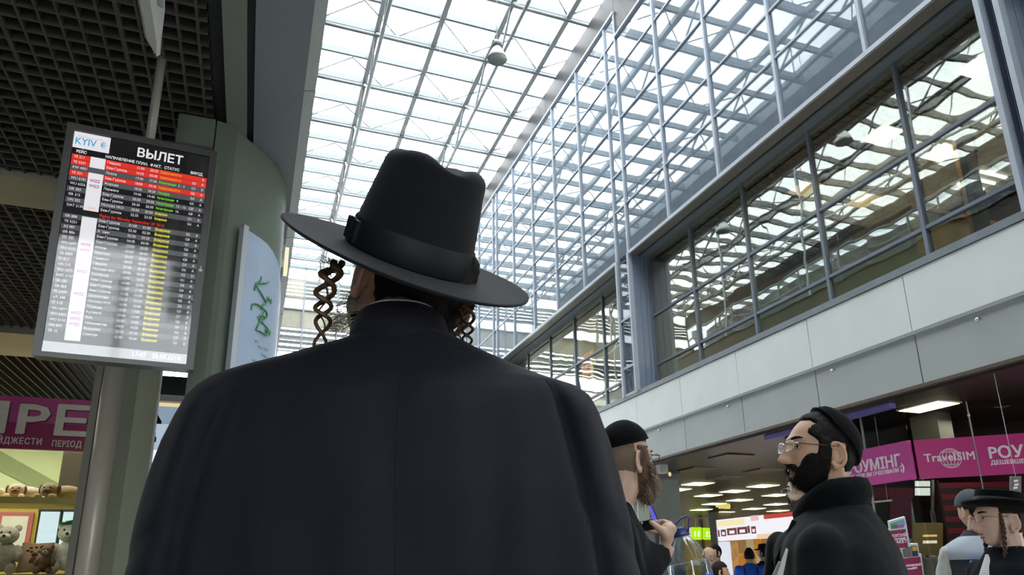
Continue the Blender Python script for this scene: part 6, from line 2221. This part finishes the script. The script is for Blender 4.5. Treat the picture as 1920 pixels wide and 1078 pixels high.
shell(M3, hm3, 0.0075, amp=0.003).build('hair', HAIRB, p3, True)
kippah(p3, M3, tilt=R(42), ang=R(60), thick=0.005)
eyes(p3, M3, HAIRB)
spectacles(p3, M3, GLASSF, TEMPLE, rim=0.0009, hh=0.0145)
beard_shell(p3, M3, HAIRB, thick=0.008, amp=0.005, top=-0.054, cheek=-0.012, n=1100, L=0.018, rad=0.0006)
sc = MB()
for z, a, b, y0, tl in ((1.405, 0.140, 0.115, 0.01, 0.00), (1.43, 0.132, 0.118, 0.012, 0.0), (1.455, 0.112, 0.108, 0.012, 0.01), (1.475, 0.110, 0.106, 0.010, 0.012), (1.497, 0.118, 0.112, 0.006, 0.016), (1.520, 0.116, 0.110, 0.002, 0.018), (1.540, 0.104, 0.100, -0.002, 0.02), (1.545, 0.090, 0.086, -0.002, 0.02), (1.520, 0.080, 0.076, 0, 0.018), (1.44, 0.078, 0.074, 0, 0)):
    sc_row = []
    for j in range(56):
        an = 2 * math.pi * j / 56
        w_ = 0.004 * noise.noise(Vector((math.cos(an) * 3, math.sin(an) * 3, z * 40)))
        sc_row.append(B3 @ Vector(((a + w_) * math.cos(an), (b + w_) * math.sin(an) + y0, z - 0.035 * smooth(-0.2, 1, math.sin(an)) + tl * 0.5 * (-math.sin(an)))))
    sc.v += []
    if 'rows3' not in globals():
        rows3 = []
    rows3.append(sc_row)
MB().rings(rows3, cap=False).build('scarf', BLKS, p3, True)
SH3 = [(0.50, 0.235, 0.17), (0.85, 0.23, 0.165), (1.10, 0.225, 0.16), (1.25, 0.228, 0.155), (1.34, 0.222, 0.14), (1.39, 0.195, 0.122), (1.425, 0.15, 0.105), (1.455, 0.105, 0.09), (1.48, 0.08, 0.08)]
dressed(p3, B3, BLKC, [([B3 @ Vector((s * 0.190, 0, 1.340)), B3 @ Vector((s * 0.25, 0.02, 1.08)), B3 @ Vector((s * 0.25, 0.12, 0.85))], [0.072, 0.068, 0.056]) for s in (-1, 1)], 'coat', 0.014, 0.012, SH3)
lap = MB()
for s in (-1, 1):
    lap.tube([B3 @ Vector((s * 0.095, 0.085, 1.43)), B3 @ Vector((s * 0.085, 0.145, 1.32)), B3 @ Vector((s * 0.06, 0.170, 1.15)), B3 @ Vector((s * 0.03, 0.178, 0.95))], [0.028, 0.034, 0.028, 0.015], 10, flat=0.35)
lap.build('lapel', BLKC, p3, True)
legs(p3, B3)
pp = empty('paper_sheet', at(1466, 1070, 2.2), 'folded white and grey paper held at the coat edge of the man with glasses', 'paper')
MB().quadbox([at(1475, 1028, 1.93), at(1478, 1030, 1.93), at(1466, 1090, 1.93), at(1452, 1090, 1.93)], FW * 0.004).build('sheet', SHIRT, pp)
MB().quadbox([at(1461, 1053, 1.935), at(1466, 1054, 1.935), at(1453, 1090, 1.935), at(1444, 1090, 1.935)], FW * 0.006).build('cover', mat('cover_grey', '#7d8682', rough=0.5), pp)

# ---- man half hidden behind him
v4, r4 = horiz(1490, 925)
f4 = -v4 * 0.8 - r4 * 0.6
p4, h4, M4 = base_person('man half hidden behind the man with glasses, pale face, brown beard, dark jacket', (1509, 921), 3.7, f4, pitch=R(-3))
B4, k4 = body_frame(p4, h4, f4)
bm = MB()
add_head(bm, M4, 72, 54)
arm_tube(bm, [M4 @ Vector((0, -0.014, -0.03)), B4 @ Vector((0, 0, 1.44))], [0.062, 0.068])
put('body', remesh(bm, 0.005, 1, 'body'), SKIN2, p4)
shell(M4, lambda d, p: smooth(0.045, 0.058, p.z) if p.y > 0.02 else smooth(-0.075, -0.06, p.z), 0.008, 72, 54, amp=0.003).build('hair', HAIRD, p4, True)
eyes(p4, M4, HAIRD)
spectacles(p4, M4)
beard_shell(p4, M4, mat('beard_brown', '#4a3628', rough=0.6, var=0.3, scale=70), thick=0.014, n=200, L=0.03)
kippah(p4, M4, tilt=R(20), ang=R(60), thick=0.008)
dressed(p4, B4, BLKC, [([B4 @ Vector((s * 0.20, 0, 1.375)), B4 @ Vector((s * 0.26, 0.02, 1.10)), B4 @ Vector((s * 0.24, 0.1, 0.86))], [0.07, 0.058, 0.046]) for s in (-1, 1)], 'jacket', 0.014)
MB().tube([B4 @ Vector((0.0, 0.075, 1.46)), B4 @ Vector((0.0, 0.125, 1.34)), B4 @ Vector((0, 0.158, 1.15))], [0.03, 0.035, 0.012], 10, flat=0.35).build('shirt_front', SHIRT, p4, True)
legs(p4, B4)

# ---- boy with flat black hat and ringlets
v5, r5 = horiz(1862, 975)
f5 = -r5 * math.cos(R(26)) - v5 * math.sin(R(26))
p5, h5, M5 = base_person('boy in flat wide black hat with glasses and long ringlets, looking left', (1874, 975), 2.85, f5, pitch=R(3), s=0.90)
B5, k5 = body_frame(p5, h5, -r5 * 0.8 - v5 * 0.6, 1.60)
bm = MB()
add_head(bm, M5, 110, 84)
arm_tube(bm, [M5 @ Vector((0, -0.014, -0.03)), M5 @ Vector((0, -0.03, -0.10)), B5 @ Vector((0, 0, 1.42))], [0.054, 0.050, 0.058])
put('body', remesh(bm, 0.0038, 1, 'body'), mat('skin_boy', '#cba998', rough=0.5, var=0.06, scale=25), p5)
shell(M5, lambda d, p: (smooth(0.05, 0.06, p.z) if p.y > 0.03 else (smooth(0.018, 0.028, p.z) if (p.y > -0.045 and abs(p.x) > 0.05) else smooth(-0.075, -0.06, p.z))) * smooth(0.085, 0.07, p.z), 0.005, amp=0.002).build('hair', HAIRD, p5, True)
eyes(p5, M5, HAIRD)
spectacles(p5, M5, mat('spectacle_gold', '#b58a50', rough=0.25, metal=0.8, var=0), mat('spectacle_gold2', '#b58a50', rough=0.25, metal=0.8, var=0), rim=0.0010, hh=0.017)
H5 = M5 @ Matrix.Translation((0, -0.012, 0.058)) @ Matrix.Rotation(R(7), 4, 'X') @ Matrix.Scale(1.08, 4)
felt_hat(p5, H5, a0=0.086, b0=0.100, a1=0.135, b1=0.142, hc_=0.064, brim_up=0.010, taper=0.93, flat=True, ribbon=0.03, edge=0.006, mat_=VELV)
for s, dx in ((1, 0.0), (-1, 0.0)):
    rl = MB()
    a0_ = M5 @ Vector((s * 0.072, 0.028, 0.025))
    curl_lock(rl, [a0_, M5 @ Vector((s * 0.083, 0.030, -0.05)), M5 @ Vector((s * 0.080, 0.035, -0.15)), M5 @ Vector((s * 0.078, 0.05, -0.26)), M5 @ Vector((s * 0.076, 0.075, -0.38)), M5 @ Vector((s * 0.074, 0.095, -0.50))], 0.0055, 0.0055, 11, 2, 0.0035)
    rl.build('ringlet', mat('ringlet_brown', '#4a2d1c', rough=0.5, var=0.25, scale=100), p5, True)
dressed(p5, B5, mat('boy_jacket', '#10131b', rough=0.85, spec=0.15), [([B5 @ Vector((s * 0.165, 0, 1.37)), B5 @ Vector((s * 0.215, 0.02, 1.12)), B5 @ Vector((s * 0.20, 0.1, 0.9))], [0.062, 0.052, 0.042]) for s in (-1, 1)], 'jacket', 0.011, 0.008, [(z, a * 0.83, d * 0.86) for z, a, d in TORSO])
MB().rings([[B5 @ Vector((a * math.cos(2 * math.pi * j / 32), b * math.sin(2 * math.pi * j / 32), z - 0.03 * max(0, math.sin(2 * math.pi * j / 32)))) for j in range(32)] for z, a, b in ((1.43, 0.068, 0.066), (1.485, 0.063, 0.061), (1.486, 0.058, 0.056), (1.43, 0.058, 0.056))], cap=False).build('shirt_collar', SHIRT, p5, True)
MB().tube([B5 @ Vector((0.0, 0.062, 1.45)), B5 @ Vector((0.0, 0.10, 1.36)), B5 @ Vector((0, 0.128, 1.15)), B5 @ Vector((0, 0.134, 0.95))], [0.026, 0.032, 0.026, 0.01], 10, flat=0.4).build('shirt_front', SHIRT, p5, True)
legs(p5, B5)

# ---- capped man in airport vest, seen from behind
v6, r6 = horiz(1812, 960)
f6 = v6 * 0.75 - r6 * 0.66
p6, h6, M6 = base_person('man in grey cap and dark vest with pale yoke and blue letters on the back', (1822, 957), 5.0, f6, pitch=R(-2))
B6, k6 = body_frame(p6, h6, v6 * 0.98 - r6 * 0.2)
bm = MB()
add_head(bm, M6, 80, 60)
arm_tube(bm, [M6 @ Vector((0, -0.014, -0.03)), M6 @ Vector((0, -0.03, -0.09)), B6 @ Vector((0, 0, 1.44))], [0.062, 0.058, 0.068])
put('body', remesh(bm, 0.0045, 1, 'body'), SKIN, p6)
shell(M6, lambda d, p: smooth(0.05, 0.06, p.z) if p.y > 0.02 else (smooth(0.0, 0.01, p.z) if (p.y > -0.045 and abs(p.x) > 0.05) else smooth(-0.08, -0.066, p.z)), 0.006, 80, 60, amp=0.002).build('hair', HAIRB, p6, True)
eyes(p6, M6)
kippah(p6, M6, tilt=R(4), ang=R(80), thick=0.014, name='cap', m=mat('cap_grey', '#3a3f48', rough=0.8, var=0.1))
MB(M6).rings([[Vector((0.075 * math.sin(a) * q, 0.088 + 0.055 * (q - 0.75) * 4 * math.cos(a) - 0.02 * abs(math.sin(a)), 0.050 - 0.012 * (q - 0.75) * 4)) for a in [R(-80 + 160 * j / 16) for j in range(17)]] for q in (0.75, 0.9, 1.0)], cap=False, close=False).build('peak', MATS['cap_grey'], p6, True)
M_VEST = mat('vest_dark', '#23252b', rough=0.8, var=0.1)
M_YOKE = mat('yoke_pale', '#a3adba', rough=0.75, var=0.05)
M_SLV = mat('sleeve_grey', '#a9aca8', rough=0.75, var=0.06)
dressed(p6, B6, M_VEST, [], 'vest', 0.013, 0.014)
ym = MB()
torso(ym, B6, [(1.30, 0.207, 0.131), (1.36, 0.204, 0.119), (1.405, 0.180, 0.102), (1.435, 0.136, 0.086), (1.46, 0.092, 0.076)], grow=0.016)
ym.build('yoke', M_YOKE, p6, True)
for s in (-1, 1):
    sm_ = MB()
    arm_tube(sm_, [B6 @ Vector((s * 0.190, 0, 1.345)), B6 @ Vector((s * 0.262, 0.01, 1.10)), B6 @ Vector((s * 0.25, 0.12, 0.90))], [0.060, 0.056, 0.046])
    put('sleeve', remesh(sm_, 0.012, 2, 'sleeve', lambda c_, n_: c_ + n_ * 0.006 * noise.noise(c_ * 22)), M_SLV, p6)
MB().rings([[B6 @ Vector((a * math.cos(2 * math.pi * j / 32), b * math.sin(2 * math.pi * j / 32), z)) for j in range(32)] for z, a, b in ((1.445, 0.088, 0.08), (1.50, 0.075, 0.07), (1.502, 0.068, 0.064), (1.45, 0.072, 0.066))], cap=False).build('vest_collar', M_VEST, p6, True)
c6 = B6 @ Vector((-0.105, -0.1600, 1.225))
rx = (B6.to_3x3() @ Vector((1, 0, 0))).normalized()
text('vest_lettering', 'KYIV', 0.092, mat('letter_blue', '#2f8fd0', rough=0.5, var=0.05), p6, c6, rx, (0, 0, 1), 0.012, 'LEFT', bold=0.004, xs=1.15)
legs(p6, B6)

# ---- small figures in the far hall


def far_person(label, px, py, D, face_ang, top_mat, hair_mat, bald=False, arms_down=True, hat=False, pitch=0.0, extra=None):
    v, r = horiz(px, py)
    f = v * math.cos(face_ang) + r * math.sin(face_ang)
    t, hcc, M = base_person(label, (px, py), D, f, pitch=pitch)
    B, k = body_frame(t, hcc, f)
    bm = MB()
    add_head(bm, M, 48, 36)
    arm_tube(bm, [M @ Vector((0, -0.014, -0.03)), B @ Vector((0, 0, 1.44))], [0.062, 0.068])
    arms = []
    for s in (-1, 1):
        a = [B @ Vector((s * 0.20, 0, 1.375)), B @ Vector((s * 0.26, 0.02, 1.12)), B @ Vector((s * 0.22, 0.17, 0.98))]
        arms.append((a, [0.066, 0.055, 0.045]))
        arm_tube(bm, a, [0.045, 0.038, 0.030])
        hand(bm, a[2], a[2] + (a[2] - a[1]).normalized() * 0.085, (B.to_3x3() @ Vector((-s, 0, 0))), (0, 0, -1))
    torso(bm, B, [(1.0, 0.15, 0.09), (1.15, 0.165, 0.10), (1.28, 0.18, 0.10), (1.36, 0.185, 0.09), (1.405, 0.15, 0.075), (1.435, 0.10, 0.065), (1.465, 0.066, 0.060)])
    put('body', remesh(bm, 0.0075, 1, 'body'), SKIN, t)
    if bald:
        shell(M, lambda d, p: smooth(0.02, 0.0, abs(p.z + 0.03) - 0.03) if p.y < 0.01 else 0.0, 0.006, 48, 36).build('hair', hair_mat, t, True)
    else:
        shell(M, lambda d, p: smooth(0.045, 0.06, p.z) if p.y > 0.02 else smooth(-0.08, -0.066, p.z), 0.010, 48, 36, amp=0.004).build('hair', hair_mat, t, True)
    eyes(t, M, lips=False)
    if hat:
        felt_hat(t, M @ Matrix.Translation((0, -0.01, 0.06)), a0=0.088, b0=0.105, a1=0.16, b1=0.175, hc_=0.11, brim_up=0.010)
    return t, M, B, arms


BLUE = mat('shirt_blue', '#1a5ed0', rough=0.7, var=0.08)
t7, M7, B7, a7 = far_person('person in bright blue T-shirt with backpack straps at the kiosk hatch', 1405, 1041, 12.4, 0.0, BLUE, HAIRB)
dressed(t7, B7, BLUE, [([a[0][0], a[0][0].lerp(a[0][1], 0.75)], [0.072, 0.064]) for a in a7], 't_shirt', 0.014, 0.012)
st_ = MB()
for s in (-1, 1):
    st_.tube([B7 @ Vector((s * 0.09, -0.02, 1.45)), B7 @ Vector((s * 0.11, -0.125, 1.36)), B7 @ Vector((s * 0.10, -0.155, 1.15))], 0.014, 8)
st_.build('strap', mat('strap_navy', '#10204a', rough=0.8), t7, True)
legs(t7, B7)
t8, M8, B8, a8 = far_person('dark-haired vendor leaning inside the kiosk behind the blue T-shirt', 1392, 1026, 17.0, R(150), BLKC, HAIRB)
dressed(t8, B8, BLKC, a8, 'jacket', 0.016)
legs(t8, B8)
t9, M9, B9, a9 = far_person('person in black hat standing at the right of the kiosk hatch', 1431, 1037, 13.1, R(-60), BLKC, HAIRB, hat=True)
dressed(t9, B9, BLKC, a9, 'coat', 0.016)
legs(t9, B9)
t10, M10, B10, a10 = far_person('grey-haired balding man in dark jacket left of the kiosk', 1330, 1043, 9.6, R(-100), BLKC, HAIRGR, bald=True, pitch=R(-12))
dressed(t10, B10, mat('jacket_grey_dark', '#26282c', rough=0.8), a10, 'jacket', 0.016)
legs(t10, B10)
t11, M11, B11, a11 = far_person('dark-haired man between the balding man and the kiosk', 1341, 1036, 11.2, R(-120), BLKC, HAIRB)
dressed(t11, B11, mat('jacket_slate', '#30343a', rough=0.8), a11, 'jacket', 0.016)
legs(t11, B11)
t12, M12, B12, a12 = far_person('short person in grey hooded top in front of the kiosk side panel', 1350, 1072, 8.6, R(80), BLKC, HAIRD)
dressed(t12, B12, mat('hood_grey', '#4a4d4e', rough=0.85), a12, 'hooded_top', 0.016)
legs(t12, B12)
